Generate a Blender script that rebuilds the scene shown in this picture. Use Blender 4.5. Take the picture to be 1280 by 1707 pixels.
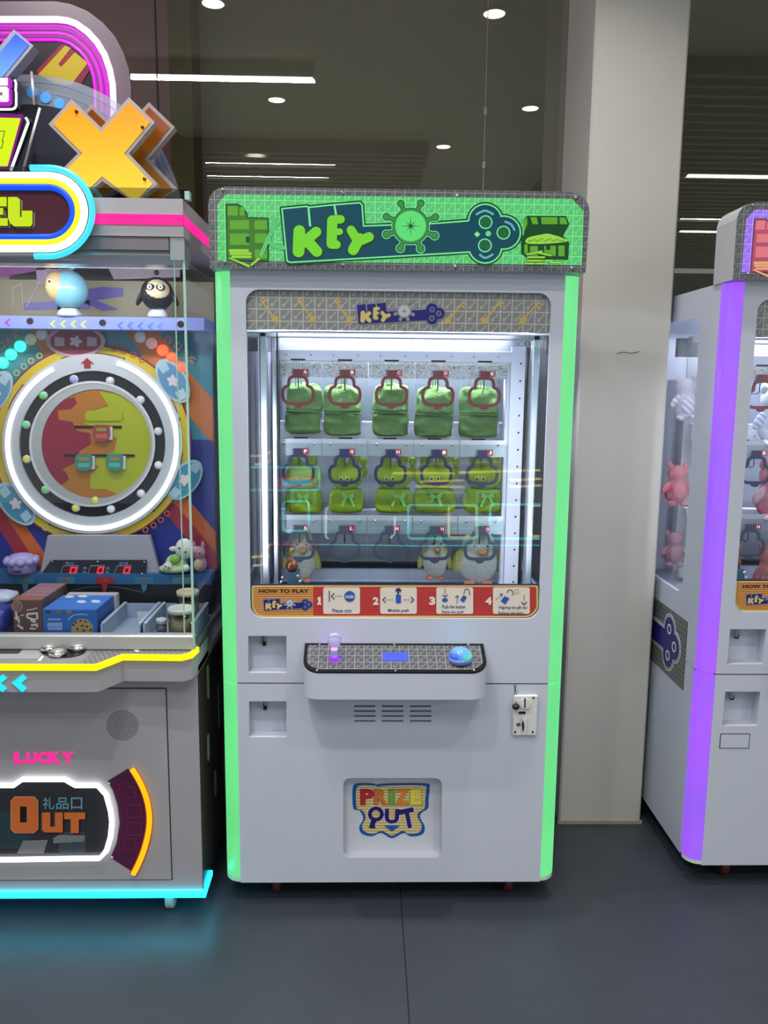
import bpy, math, random
from math import sin, cos, pi, radians, sqrt
from mathutils import Vector, Matrix, noise
from mathutils.geometry import tessellate_polygon
random.seed(7)
for _o in list(bpy.data.objects): bpy.data.objects.remove(_o)
SC = bpy.context.scene
COL = SC.collection
# ------------------------------------------------------------------ camera
FPX, PIT, ROL, YAW, CAMH = 1371.0, radians(8.784), radians(.5974), radians(1.338), 1.5
fwd = Vector((sin(YAW)*cos(PIT), cos(YAW)*cos(PIT), -sin(PIT)))
rgt0 = Vector((cos(YAW), -sin(YAW), 0)); up0 = rgt0.cross(fwd)
rgt = rgt0*cos(ROL) + up0*(sin(ROL)); upv = up0*cos(ROL) - rgt0*sin(ROL)
cd = bpy.data.cameras.new('camera'); cam = bpy.data.objects.new('camera', cd); COL.objects.link(cam)
cd.sensor_fit = 'VERTICAL'; cd.sensor_height = 36; cd.lens = 36*FPX/1707; cd.clip_start = .05; cd.clip_end = 60
mw = Matrix((rgt, upv, -fwd)).transposed().to_4x4(); mw.translation = (0, 0, CAMH); cam.matrix_world = mw
SC.camera = cam
# ------------------------------------------------------------------ world, exposure
SC.view_settings.view_transform = 'Standard'; SC.view_settings.look = 'None'; SC.view_settings.gamma = 1
SC.view_settings.use_curve_mapping = False; SC.view_settings.exposure = 0
W = bpy.data.worlds.new('world'); SC.world = W; W.use_nodes = True
W.node_tree.nodes['Background'].inputs[0].default_value = (.93, .96, 1, 1)
W.node_tree.nodes['Background'].inputs[1].default_value = .80
CEIL = 3.2; GLASSY = 3.0

def area(name, loc, sx, sy, power, color=(1, 1, 1), rot=(0, 0, 0), parent=None, spread=180):
    l = bpy.data.lights.new(name, 'AREA'); l.shape = 'RECTANGLE'; l.size = sx; l.size_y = sy; l.energy = power; l.color = color
    l.spread = radians(spread)
    o = bpy.data.objects.new(name, l); COL.objects.link(o); o.location = loc; o.rotation_euler = rot
    if parent: o.parent = parent; o.matrix_parent_inverse = Matrix.Translation(-parent.location)
    return o
# ------------------------------------------------------------------ pixel helpers (1280 x 1707 frame)
def ray(x, y):
    return fwd + rgt*((x-640)/FPX) - upv*((y-853.5)/FPX)
CP = Vector((0, 0, CAMH))
def pY(x, y, Y): d = ray(x, y); return CP + d*(Y/d.y)
def pZ(x, y, Z): d = ray(x, y); return CP + d*((Z-CAMH)/d.z)
def pX(x, y, X): d = ray(x, y); return CP + d*(X/d.x)
def xz(pts, Y): return [(lambda p: (p.x, p.z))(pY(x, y, Y)) for x, y in pts]
CR = dict(c1=(0, 0, 3.556), c2=(0, 420, 3.556), c3=(0, 740, 3.556), c4=(0, 1060, 3.368), c5=(330, 300, 3.879), c6=(640, 300, 3.556),
          c7=(400, 540, 4.923), c8=(650, 540, 4.923), d1=(400, 740, 4.923), d2=(650, 740, 4.923), d3=(390, 1020, 4.741), d4=(640, 1020, 4.0),
          d5=(540, 1270, 3.048), d6=(1060, 340, 3.709), d7=(1060, 780, 4.491), d8=(1060, 1120, 4.741), e3=(0, 100, 5.693), e5=(0, 960, 11.636), e6=(60, 970, 7.53), e7=(220, 880, 8.536), e8=(70, 440, 4.923))
def cr(k, *pts):
    ox, oy, s = CR[k]
    return [(ox+u/s, oy+v/s) for u, v in pts]
# ceiling lamps of the hall: linear fittings (one added for a doubled reflection) and recessed downlights, seen mirrored in the shop glass at GLASSY (bodies are built further down)
def mirrored(x, y, z):
    p = pZ(x, y, z); return Vector((p.x, 2*GLASSY-p.y, z))
LINEAR = [(mirrored(*a, 3.14), mirrored(*b, 3.14)) for a, b in (((150, 116), (525, 130)), ((340, 262), (558, 269)), ((325, 285), (547, 290)),  # last pair here is an added lamp standing for a double image in the glass
          ((1143, 289), (1400, 290)), ((1133, 361), (1400, 362)), ((1133, 382), (1300, 383)))]
DOWN = [mirrored(x, y, 3.19) for x, y in ((461, 166), (884, 180), (424, 238), (739, 244), (355, 5), (824, 22))]
for a, b in LINEAR:
    L = abs(b.x-a.x); area('linear_lamp_light', ((a.x+b.x)/2, (a.y+b.y)/2, 3.1135), L, .05, 22*L, (1, .98, .96))
for p in DOWN:
    area('downlight_light', (p.x, p.y, 3.17), .07, .07, 10, (1, .95, .88), spread=110)
# ------------------------------------------------------------------ materials
def lin(c):
    return tuple(((v/255)/12.92 if v/255 <= .04045 else ((v/255+.055)/1.055)**2.4) for v in c[:3]) + (1,)
MATS = {}
def mat(name, rgb, rough=.5, metal=0, emit=None, es=1, ior=1.45, coat=0, bump=0, bscale=200, var=0, alpha=1, spec=.5):
    if name in MATS: return MATS[name]
    m = bpy.data.materials.new(name); m.use_nodes = True; nt = m.node_tree; b = nt.nodes['Principled BSDF']
    b.inputs['Base Color'].default_value = lin(rgb); b.inputs['Roughness'].default_value = rough; b.inputs['Metallic'].default_value = metal
    b.inputs['IOR'].default_value = ior; b.inputs['Coat Weight'].default_value = coat; b.inputs['Alpha'].default_value = alpha
    b.inputs['Specular IOR Level'].default_value = spec
    if emit: b.inputs['Emission Color'].default_value = lin(emit); b.inputs['Emission Strength'].default_value = es
    if bump or var:
        tc = nt.nodes.new('ShaderNodeTexCoord'); nz = nt.nodes.new('ShaderNodeTexNoise'); nz.inputs['Scale'].default_value = bscale; nz.inputs['Detail'].default_value = 5
        nt.links.new(tc.outputs['Object'], nz.inputs['Vector'])
        if bump:
            bp = nt.nodes.new('ShaderNodeBump'); bp.inputs['Strength'].default_value = bump; bp.inputs['Distance'].default_value = .004
            nt.links.new(nz.outputs['Fac'], bp.inputs['Height']); nt.links.new(bp.outputs['Normal'], b.inputs['Normal'])
        if var:
            mx = nt.nodes.new('ShaderNodeMix'); mx.data_type = 'RGBA'
            c = lin(rgb); mx.inputs['A'].default_value = tuple(v*(1-var) for v in c[:3])+(1,); mx.inputs['B'].default_value = tuple(min(1, v*(1+var)) for v in c[:3])+(1,)
            nt.links.new(nz.outputs['Fac'], mx.inputs['Factor']); nt.links.new(mx.outputs['Result'], b.inputs['Base Color'])
    MATS[name] = m; return m
def lit(name, rgb, es=1.0, rough=.25):          # backlit print / lamp diffuser
    return mat(name, tuple(v*.25 for v in rgb), rough, emit=rgb, es=es)
def neon(name, rgb, es): return mat(name, tuple(v*.3 for v in rgb), .35, emit=rgb, es=es)
def glass(name, tint=(255, 255, 255), refl=.07, rough=0.0):
    if name in MATS: return MATS[name]
    m = bpy.data.materials.new(name); m.use_nodes = True; nt = m.node_tree; nt.nodes.remove(nt.nodes['Principled BSDF'])
    t = nt.nodes.new('ShaderNodeBsdfTransparent'); t.inputs[0].default_value = lin(tint)
    g = nt.nodes.new('ShaderNodeBsdfGlossy'); g.inputs['Roughness'].default_value = rough
    lw = nt.nodes.new('ShaderNodeLayerWeight'); lw.inputs['Blend'].default_value = .25
    ma = nt.nodes.new('ShaderNodeMath'); ma.operation = 'MULTIPLY_ADD'; ma.inputs[1].default_value = .35; ma.inputs[2].default_value = refl
    mx = nt.nodes.new('ShaderNodeMixShader'); nt.links.new(lw.outputs['Facing'], ma.inputs[0]); nt.links.new(ma.outputs[0], mx.inputs[0])
    nt.links.new(t.outputs[0], mx.inputs[1]); nt.links.new(g.outputs[0], mx.inputs[2]); nt.links.new(mx.outputs[0], nt.nodes['Material Output'].inputs[0])
    MATS[name] = m; return m
class NG:
    """tiny node-expression helper"""
    def __init__(s, name):
        s.m = bpy.data.materials.new(name); s.m.use_nodes = True; s.nt = s.m.node_tree; s.b = s.nt.nodes['Principled BSDF']
    def n(s, op, a, b=0.0, c=None):
        k = s.nt.nodes.new('ShaderNodeMath'); k.operation = op
        for i, v in enumerate((a, b) if c is None else (a, b, c)):
            if isinstance(v, (int, float)): k.inputs[i].default_value = v
            else: s.nt.links.new(v, k.inputs[i])
        return k.outputs[0]
    def coords(s):
        tc = s.nt.nodes.new('ShaderNodeTexCoord'); sp = s.nt.nodes.new('ShaderNodeSeparateXYZ'); s.nt.links.new(tc.outputs['Object'], sp.inputs[0])
        s.vec = tc.outputs['Object']; return sp.outputs
    def mix(s, f, a, b):
        k = s.nt.nodes.new('ShaderNodeMix'); k.data_type = 'RGBA'
        if isinstance(f, (int, float)): k.inputs['Factor'].default_value = f
        else: s.nt.links.new(f, k.inputs['Factor'])
        for nm, v in (('A', a), ('B', b)):
            if isinstance(v, tuple): k.inputs[nm].default_value = v
            else: s.nt.links.new(v, k.inputs[nm])
        return k.outputs['Result']
def keypat(name, base, line, cell, ax=(0, 2), es=0, off=(0, 0), rough=.35):
    if name in MATS: return MATS[name]
    g = NG(name); xyz = g.coords(); n = g.n
    a = n('FRACT', n('DIVIDE', n('ADD', xyz[ax[0]], 50+off[0]), cell)); b = n('FRACT', n('DIVIDE', n('ADD', xyz[ax[1]], 50+off[1]), cell))
    l = n('MAXIMUM', n('LESS_THAN', a, .09), n('LESS_THAN', b, .09))
    d = n('SQRT', n('ADD', n('POWER', n('SUBTRACT', a, .38), 2), n('POWER', n('SUBTRACT', b, .38), 2)))
    ring = n('LESS_THAN', n('ABSOLUTE', n('SUBTRACT', d, .095)), .04)
    df = n('ABSOLUTE', n('SUBTRACT', a, b))
    sh = n('MULTIPLY', n('LESS_THAN', df, .05), n('MULTIPLY', n('GREATER_THAN', a, .46), n('LESS_THAN', a, .86)))
    tooth = n('MULTIPLY', n('LESS_THAN', n('ABSOLUTE', n('SUBTRACT', n('ADD', a, b), 1.6)), .06), n('MULTIPLY', n('GREATER_THAN', n('SUBTRACT', b, a), 0), n('LESS_THAN', df, .17)))
    k = n('MULTIPLY', n('MAXIMUM', ring, n('MAXIMUM', sh, tooth)), .75)
    f = n('MAXIMUM', l, k)
    c = g.mix(f, lin(base), lin(line))
    if es:
        g.nt.links.new(c, g.b.inputs['Emission Color']); g.b.inputs['Emission Strength'].default_value = es; g.b.inputs['Base Color'].default_value = lin(tuple(v*.3 for v in base))
    else: g.nt.links.new(c, g.b.inputs['Base Color'])
    g.b.inputs['Roughness'].default_value = rough
    MATS[name] = g.m; return g.m
def stripes(name, c1, c2, period, frac=.5, axis=2, rough=.4, es=0, ang=0):
    if name in MATS: return MATS[name]
    g = NG(name); xyz = g.coords(); n = g.n
    v = xyz[axis] if not ang else n('ADD', n('MULTIPLY', xyz[0], sin(ang)), n('MULTIPLY', xyz[2], cos(ang)))
    f = n('LESS_THAN', n('FRACT', n('DIVIDE', n('ADD', v, 50), period)), frac)
    c = g.mix(f, lin(c1), lin(c2)); g.nt.links.new(c, g.b.inputs['Base Color']); g.b.inputs['Roughness'].default_value = rough
    if es: g.nt.links.new(c, g.b.inputs['Emission Color']); g.b.inputs['Emission Strength'].default_value = es
    MATS[name] = g.m; return g.m
def ledstrip(name, core, edge, es):            # diffuser tube lit by separate leds: soft uneven glow
    if name in MATS: return MATS[name]
    g = NG(name); g.coords(); nz = g.nt.nodes.new('ShaderNodeTexNoise'); nz.inputs['Scale'].default_value = 6; nz.inputs['Detail'].default_value = 1
    g.nt.links.new(g.vec, nz.inputs['Vector'])
    c = g.mix(nz.outputs['Fac'], lin(edge), lin(core)); g.nt.links.new(c, g.b.inputs['Emission Color']); g.b.inputs['Emission Strength'].default_value = es
    g.b.inputs['Base Color'].default_value = (.06, .06, .06, 1); g.b.inputs['Roughness'].default_value = .3
    MATS[name] = g.m; return g.m
# ------------------------------------------------------------------ geometry
def rootinv(p): return Matrix.Translation(-p.location) if p.type == 'EMPTY' else Matrix.Identity(4)
def empty(name, loc, label=None, cat=None, group=None):
    o = bpy.data.objects.new(name, None); COL.objects.link(o); o.location = loc; o.empty_display_size = .1
    tag(o, label, cat, group); return o
def tag(o, label=None, cat=None, group=None, kind=None):
    if label: o['label'] = label
    if cat: o['category'] = cat
    if group: o['group'] = group
    if kind: o['kind'] = kind
    return o
def link(name, me, m, parent=None, smooth=False):
    o = bpy.data.objects.new(name, me); COL.objects.link(o)
    if m and not me.materials: me.materials.append(m)
    if smooth: me.shade_smooth()
    if parent: o.parent = parent; o.matrix_parent_inverse = rootinv(parent)
    return o
class MB:
    def __init__(s): s.v = []; s.f = []; s.sm = []
    def add(s, vs, fs, sm=False):
        k = len(s.v); s.v += [tuple(v) for v in vs]; s.f += [tuple(i+k for i in f) for f in fs]; s.sm += [sm]*len(fs); return s
    def box(s, x0, x1, y0, y1, z0, z1, rot=None, c=None):
        vs = [(x, y, z) for x in (x0, x1) for y in (y0, y1) for z in (z0, z1)]
        if rot is not None:
            c = Vector(c or ((x0+x1)/2, (y0+y1)/2, (z0+z1)/2)); vs = [rot @ (Vector(v)-c) + c for v in vs]
        return s.add(vs, [(0, 1, 3, 2), (4, 6, 7, 5), (0, 4, 5, 1), (2, 3, 7, 6), (0, 2, 6, 4), (1, 5, 7, 3)])
    def rbox(s, x0, x1, y0, y1, z0, z1, b=.004):          # chamfered box
        X, Y, Z = (x0, x1), (y0, y1), (z0, z1); vs = []
        for i in (0, 1):
            for j in (0, 1):
                for k in (0, 1):
                    sx, sy, sz = (b if i == 0 else -b), (b if j == 0 else -b), (b if k == 0 else -b)
                    vs += [(X[i], Y[j]+sy, Z[k]+sz), (X[i]+sx, Y[j], Z[k]+sz), (X[i]+sx, Y[j]+sy, Z[k])]
        def q(i, j, k, a): return (i*4+j*2+k)*3+a
        fs = []
        for i in (0, 1): fs.append(tuple(q(i, j, k, 0) for j, k in ((0, 0), (1, 0), (1, 1), (0, 1))))
        for j in (0, 1): fs.append(tuple(q(i, j, k, 1) for i, k in ((0, 0), (1, 0), (1, 1), (0, 1))))
        for k in (0, 1): fs.append(tuple(q(i, j, k, 2) for i, j in ((0, 0), (1, 0), (1, 1), (0, 1))))
        for i in (0, 1):
            for j in (0, 1): fs.append((q(i, j, 0, 0), q(i, j, 0, 1), q(i, j, 1, 1), q(i, j, 1, 0)))
            for k in (0, 1): fs.append((q(i, 0, k, 0), q(i, 0, k, 2), q(i, 1, k, 2), q(i, 1, k, 0)))
        for j in (0, 1):
            for k in (0, 1): fs.append((q(0, j, k, 1), q(0, j, k, 2), q(1, j, k, 2), q(1, j, k, 1)))
        for i in (0, 1):
            for j in (0, 1):
                for k in (0, 1): fs.append((q(i, j, k, 0), q(i, j, k, 1), q(i, j, k, 2)))
        return s.add(vs, fs)
    def prism(s, poly, a0, a1, holes=(), axis='Y', taper=None):
        """poly in the plane across axis; Y: (x,z), X: (y,z), Z: (x,y)"""
        loops = [list(poly)]+[list(h) for h in holes]
        flat = [p for l in loops for p in l]; n = len(flat)
        tris = tessellate_polygon([[Vector((p[0], p[1], 0)) for p in l] for l in loops])
        def m(p, a): return (p[0], a, p[1]) if axis == 'Y' else ((a, p[0], p[1]) if axis == 'X' else (p[0], p[1], a))
        vs = [m(p, a0) for p in flat]+[m(p, a1) for p in (flat if not taper else taper(flat))]
        fs = [tuple(t) for t in tris]+[tuple(i+n for i in reversed(t)) for t in tris]
        k = 0
        for l in loops:
            c = len(l)
            for i in range(c): fs.append((k+i, k+(i+1) % c, n+k+(i+1) % c, n+k+i))
            k += c
        return s.add(vs, fs)
    def tube(s, pts, r, closed=False, n=8, r1=None):
        P = [Vector(p) for p in pts]; N = len(P); vs = []; fs = []
        def tan(i):
            a = P[(i-1) % N] if (closed or i > 0) else P[0]; b = P[(i+1) % N] if (closed or i < N-1) else P[-1]
            return (b-a).normalized()
        t = tan(0); u = t.orthogonal().normalized()
        for i in range(N):
            t2 = tan(i); q = t.rotation_difference(t2); u = (q @ u); u = (u-t2*u.dot(t2)).normalized(); t = t2; w = t.cross(u)
            rr_ = r if r1 is None else r+(r1-r)*i/max(1, N-1)
            vs += [P[i]+(u*cos(2*pi*k/n)+w*sin(2*pi*k/n))*rr_ for k in range(n)]
        for i in range(N if closed else N-1):
            for k in range(n): fs.append((i*n+k, i*n+(k+1) % n, ((i+1) % N)*n+(k+1) % n, ((i+1) % N)*n+k))
        if not closed: fs += [tuple(range(n)), tuple((N-1)*n+k for k in range(n))]
        return s.add(vs, fs, True)
    def lathe(s, prof, c, axis='Z', n=24):
        c = Vector(c); vs = []; fs = []
        for r, h in prof:
            for k in range(n):
                a = 2*pi*k/n; x, y = r*cos(a), r*sin(a)
                vs.append(c+(Vector((x, y, h)) if axis == 'Z' else (Vector((x, -h, y)) if axis == 'Y' else Vector((h, x, y)))))
        m = len(prof)
        for i in range(m-1):
            for k in range(n): fs.append((i*n+k, i*n+(k+1) % n, (i+1)*n+(k+1) % n, (i+1)*n+k))
        fs += [tuple(range(n)), tuple((m-1)*n+k for k in range(n))]
        return s.add(vs, fs, True)
    def ell(s, c, r, n=20, m=12, rot=None, wob=0, seed=0):
        c = Vector(c); r = Vector(r) if not isinstance(r, (int, float)) else Vector((r, r, r)); vs = []; fs = []
        for i in range(m+1):
            th = pi*i/m
            for k in range(n):
                a = 2*pi*k/n; d = Vector((sin(th)*cos(a), sin(th)*sin(a), cos(th)))
                w = 1+(wob*noise.noise(d*2.2+Vector((seed*7.1, seed, 0))) if wob else 0)
                p = Vector((d.x*r.x, d.y*r.y, d.z*r.z))*w
                if rot: p = rot @ p
                vs.append(c+p)
        for i in range(m):
            for k in range(n): fs.append((i*n+k, i*n+(k+1) % n, (i+1)*n+(k+1) % n, (i+1)*n+k))
        return s.add(vs, fs, True)
    def loft(s, secs, n=28, ex=4, wob=0, seed=0):
        """secs: (cx, cy, z, rx, ry); superellipse sections"""
        vs = []; fs = []
        for (cx, cy, z, rx, ry) in secs:
            for k in range(n):
                a = 2*pi*k/n; ca, sa = cos(a), sin(a)
                p = Vector((cx+rx*math.copysign(abs(ca)**(2/ex), ca), cy+ry*math.copysign(abs(sa)**(2/ex), sa), z))
                if wob: p += Vector((0, -1, .3))*wob*noise.noise(p*38+Vector((seed*3.3, 0, seed)))
                vs.append(p)
        m = len(secs)
        for i in range(m-1):
            for k in range(n): fs.append((i*n+k, i*n+(k+1) % n, (i+1)*n+(k+1) % n, (i+1)*n+k))
        fs += [tuple(range(n)), tuple((m-1)*n+k for k in range(n))]
        return s.add(vs, fs, True)
    def build(s, name, m, parent=None, voxel=0):
        me = bpy.data.meshes.new(name); me.from_pydata(s.v, [], s.f); me.validate()
        import bmesh
        bm = bmesh.new(); bm.from_mesh(me); bmesh.ops.recalc_face_normals(bm, faces=bm.faces); bm.to_mesh(me); bm.free()
        if any(s.sm) and len(s.sm) == len(me.polygons): me.polygons.foreach_set('use_smooth', s.sm)
        o = link(name, me, m, parent)
        if voxel:
            r = o.modifiers.new('remesh', 'REMESH'); r.mode = 'VOXEL'; r.voxel_size = voxel; r.use_smooth_shade = True
            k = o.modifiers.new('smooth', 'SMOOTH'); k.factor = .5; k.iterations = 5
        return o
def P(name, pts, Y, t, m, parent, holes=()):            # flat plate traced in pixels on the plane Y, thickness t behind it
    return MB().prism(xz(pts, Y), Y, Y+t, [xz(h, Y) for h in holes]).build(name, m, parent)
def PP(name, polys, Y, t, m, parent):
    b = MB()
    for j, p in enumerate(polys): b.prism(xz(p, Y), Y-j*3e-5, Y+t+j*2e-5)
    return b.build(name, m, parent)
def circ(cx, cy, r, ry=None, n=28, a0=0, a1=2*pi, incl=False):
    ry = r if ry is None else ry; c = n if not incl else n-1
    return [(cx+r*cos(a0+(a1-a0)*i/c), cy+ry*sin(a0+(a1-a0)*i/c)) for i in range(n)]
def rr(x0, y0, x1, y1, r, n=6):
    rs = r if isinstance(r, (list, tuple)) else [r]*4       # order: x0y0, x1y0, x1y1, x0y1
    out = []
    for (cx, cy, sx, sy, a), q in zip(((x0, y0, 1, 1, pi), (x1, y0, -1, 1, 1.5*pi), (x1, y1, -1, -1, 0), (x0, y1, 1, -1, .5*pi)), rs):
        if q <= 0: out.append((cx, cy)); continue
        for i in range(n+1):
            b = a+.5*pi*i/n; out.append((cx+sx*q+q*cos(b), cy+sy*q+q*sin(b)))
    return out
def band(path, w, closed=False):
    N = len(path); A = []; B = []
    for i in range(N):
        p = Vector(path[i]); a = Vector(path[(i-1) % N]) if closed or i > 0 else None; b = Vector(path[(i+1) % N]) if closed or i < N-1 else None
        d1 = (p-a).normalized() if a is not None else (b-p).normalized(); d2 = (b-p).normalized() if b is not None else d1
        n1 = Vector((-d1.y, d1.x)); n2 = Vector((-d2.y, d2.x)); m = (n1+n2)
        m = m.normalized() if m.length > 1e-6 else n1; k = w/2/max(.35, m.dot(n1))
        A.append(tuple(p+m*k)); B.append(tuple(p-m*k))
    return (A, B) if closed else A+B[::-1]
def smooth(pts, k=6, closed=False):
    out = []; N = len(pts)
    for i in range(N if closed else N-1):
        g = lambda j: Vector(pts[j % N] if closed else pts[max(0, min(N-1, j))])
        p0, p1, p2, p3 = g(i-1), g(i), g(i+1), g(i+2)
        for j in range(k):
            t = j/k; out.append(tuple(.5*((2*p1)+(p2-p0)*t+(2*p0-5*p1+4*p2-p3)*t*t+(3*p1-p0-3*p2+p3)*t**3)))
    if not closed: out.append(tuple(pts[-1]))
    return out
def NEON(name, path, Y, r, m, parent, closed=False, n=8):
    return MB().tube([pY(x, y, Y) for x, y in path], r, closed, n).build(name, m, parent)
FONTC = {}
def textmesh(s, bold=0.0):
    if (s, bold) in FONTC: return FONTC[(s, bold)]
    cu = bpy.data.curves.new('lettering', 'FONT'); cu.body = s; cu.extrude = .1; cu.offset = bold; cu.resolution_u = 3
    o = bpy.data.objects.new('lettering', cu); COL.objects.link(o)
    me = bpy.data.meshes.new_from_object(o.evaluated_get(bpy.context.evaluated_depsgraph_get()))
    vs = [tuple(v.co) for v in me.vertices]; fs = [tuple(p.vertices) for p in me.polygons]
    bpy.data.objects.remove(o); bpy.data.curves.remove(cu); bpy.data.meshes.remove(me)
    xs = [v[0] for v in vs]; ys = [v[1] for v in vs]; x0, x1, y0, y1 = min(xs), max(xs), min(ys), max(ys)
    FONTC[(s, bold)] = ([((x-x0)/(x1-x0), (y-y0)/(y1-y0), z*5) for x, y, z in vs], fs); return FONTC[(s, bold)]
def TXT(name, s, box, Y, t, m, parent, bold=.02, rot=0, shear=0, mb=None, mirror=False):
    """fits the text into a pixel box (x0,y0,x1,y1) on plane Y"""
    vs, fs = textmesh(s, bold); x0, y0, x1, y1 = box; cx, cy = (x0+x1)/2, (y0+y1)/2; out = []
    for u, v, w in vs:
        if mirror: u = 1-u
        x = x0+(x1-x0)*u+shear*(v-.5); y = y1-(y1-y0)*v
        dx, dy = x-cx, y-cy; x, y = cx+dx*cos(rot)-dy*sin(rot), cy+dx*sin(rot)+dy*cos(rot)
        p = pY(x, y, Y); out.append((p.x, Y+t*(.5-w), p.z))
    b = mb or MB(); b.add(out, fs)
    return b if mb else b.build(name, m, parent)
# ================================================================== the hall
def S(o): o['kind'] = 'structure'; return o
M_floorbase = mat('floor_base', (20, 21, 23), .8)
def floor_mat():
    g = NG('floor_vinyl'); g.coords()
    nz = g.nt.nodes.new('ShaderNodeTexNoise'); nz.inputs['Scale'].default_value = 2.2; nz.inputs['Detail'].default_value = 8; nz.inputs['Roughness'].default_value = .62
    n2 = g.nt.nodes.new('ShaderNodeTexNoise'); n2.inputs['Scale'].default_value = 14; n2.inputs['Detail'].default_value = 6
    g.nt.links.new(g.vec, nz.inputs['Vector']); g.nt.links.new(g.vec, n2.inputs['Vector'])
    c = g.mix(nz.outputs['Fac'], lin((38, 45, 53)), lin((62, 68, 78))); c = g.mix(g.n('MULTIPLY', n2.outputs['Fac'], .35), c, lin((40, 43, 48)))
    g.nt.links.new(c, g.b.inputs['Base Color'])
    g.nt.links.new(g.n('MULTIPLY_ADD', n2.outputs['Fac'], .2, .32), g.b.inputs['Roughness'])
    return g.m
fl = S(MB().box(-7, 7, -6, 3.5, -.06, -.003).build('floor', M_floorbase))
FM = floor_mat()
for i in range(-4, 4):
    x0 = .114+i*1.9
    MB().box(max(-7, x0+.0015), min(7, x0+1.9-.0015), -6, 3.5, -.003, 0).build('vinyl_sheet', FM, fl)
M_ceil = mat('ceiling_paint', (220, 212, 198), .8)
ce = S(MB().box(-7, 7, -6, 3.5, CEIL, CEIL+.1).build('ceiling', M_ceil))
M_baf = mat('baffle_metal', (62, 66, 64), .5)
bme = MB().box(-1.0, 1.0, -.02, .02, 0, .09).build('ceiling_baffle', M_baf, ce)
first = True
def baffle(x0, x1, y):
    global first
    o = bme if first else bme.copy()
    if not first: COL.objects.link(o)
    first = False; o.location = ((x0+x1)/2, y, CEIL-.095); o.scale = ((x1-x0)/2, 1, 1)
xe = mirrored(712, 255, 3.15).x
y = mirrored(500, 245, 3.15).y
while y > -3.5: baffle(-2.4, xe, y); y -= .13
y = mirrored(1215, 112, 3.15).y
while y > -5.5: baffle(1.42, 6.2, y); y -= .15
# wall behind the shop glass
S(MB().box(-7, -.565*1.13, 3.42, 3.5, 0, CEIL).build('wall_back_left', mat('mauve_wall', (190, 152, 178), .8)))
S(MB().box(-.565*1.13, 7, 3.42, 3.5, 0, CEIL).build('wall_back', mat('dark_back_wall', (162, 158, 152), .8)))
S(MB().box(-.72, -.638, 3.2, 3.36, 0, CEIL).build('trim_1', mat('olive_post', (108, 102, 78), .7)))
M_pane = glass('shop_glass', (240, 240, 232), .13)
GX = [-.716, .404]
for n_, (x0, x1) in enumerate(((-6.9, GX[0]-.002), (GX[0]+.002, GX[1]-.0015), (GX[1]+.0015, .680), (.962, 6.9))):
    S(MB().box(x0, x1, GLASSY, GLASSY+.002, .0, CEIL-.002).build('window_%d' % (n_+1), M_pane))
S(MB().box(GX[0]-.002, GX[0]+.002, GLASSY+.001, GLASSY+.012, 0, CEIL-.002).build('trim_2', mat('dark_seal', (30, 26, 27), .7)))
sl = S(MB().box(GX[1]-.0015, GX[1]+.0015, GLASSY+.001, GLASSY+.012, 0, CEIL-.002).build('trim_3', mat('clear_seal', (150, 150, 140), .4)))
for y in (185, 275):
    p = pY(805 if y < 200 else 799, y, GLASSY); MB().rbox(GX[1]-.006, GX[1]+.006, GLASSY-.006, GLASSY+.002, p.z-.012, p.z+.012, .002).build('clip', mat('steel', (190, 190, 190), .3, 1), sl)
# pillar
def wallpaint(name, rgb):
    g = NG(name); g.coords(); nz = g.nt.nodes.new('ShaderNodeTexNoise'); nz.inputs['Scale'].default_value = 3; nz.inputs['Detail'].default_value = 7
    g.nt.links.new(g.vec, nz.inputs['Vector']); c = lin(rgb)
    g.nt.links.new(g.mix(nz.outputs['Fac'], tuple(v*.93 for v in c[:3])+(1,), tuple(v*1.05 for v in c[:3])+(1,)), g.b.inputs['Base Color']); g.b.inputs['Roughness'].default_value = .55
    return g.m
PM = wallpaint('pillar_paint', (184, 181, 175))
pil = S(MB().rbox(.680, .966, 2.645, 3.1, 0, CEIL-.001, .006).build('wall_pillar', PM))
p0 = pY(1035, 588, 2.645)
MB().prism(xz(band(smooth([(1028, 590), (1040, 587), (1052, 589), (1066, 586)], 3), 1.2), 2.6445), 2.6445, 2.6455).build('scuff_mark', mat('scuff', (70, 66, 60), .8), pil)
S(MB().box(.676, .970, 2.641, 2.645, 0, .012).build('baseboard_pillar', mat('pillar_foot', (150, 140, 118), .7)))
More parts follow.
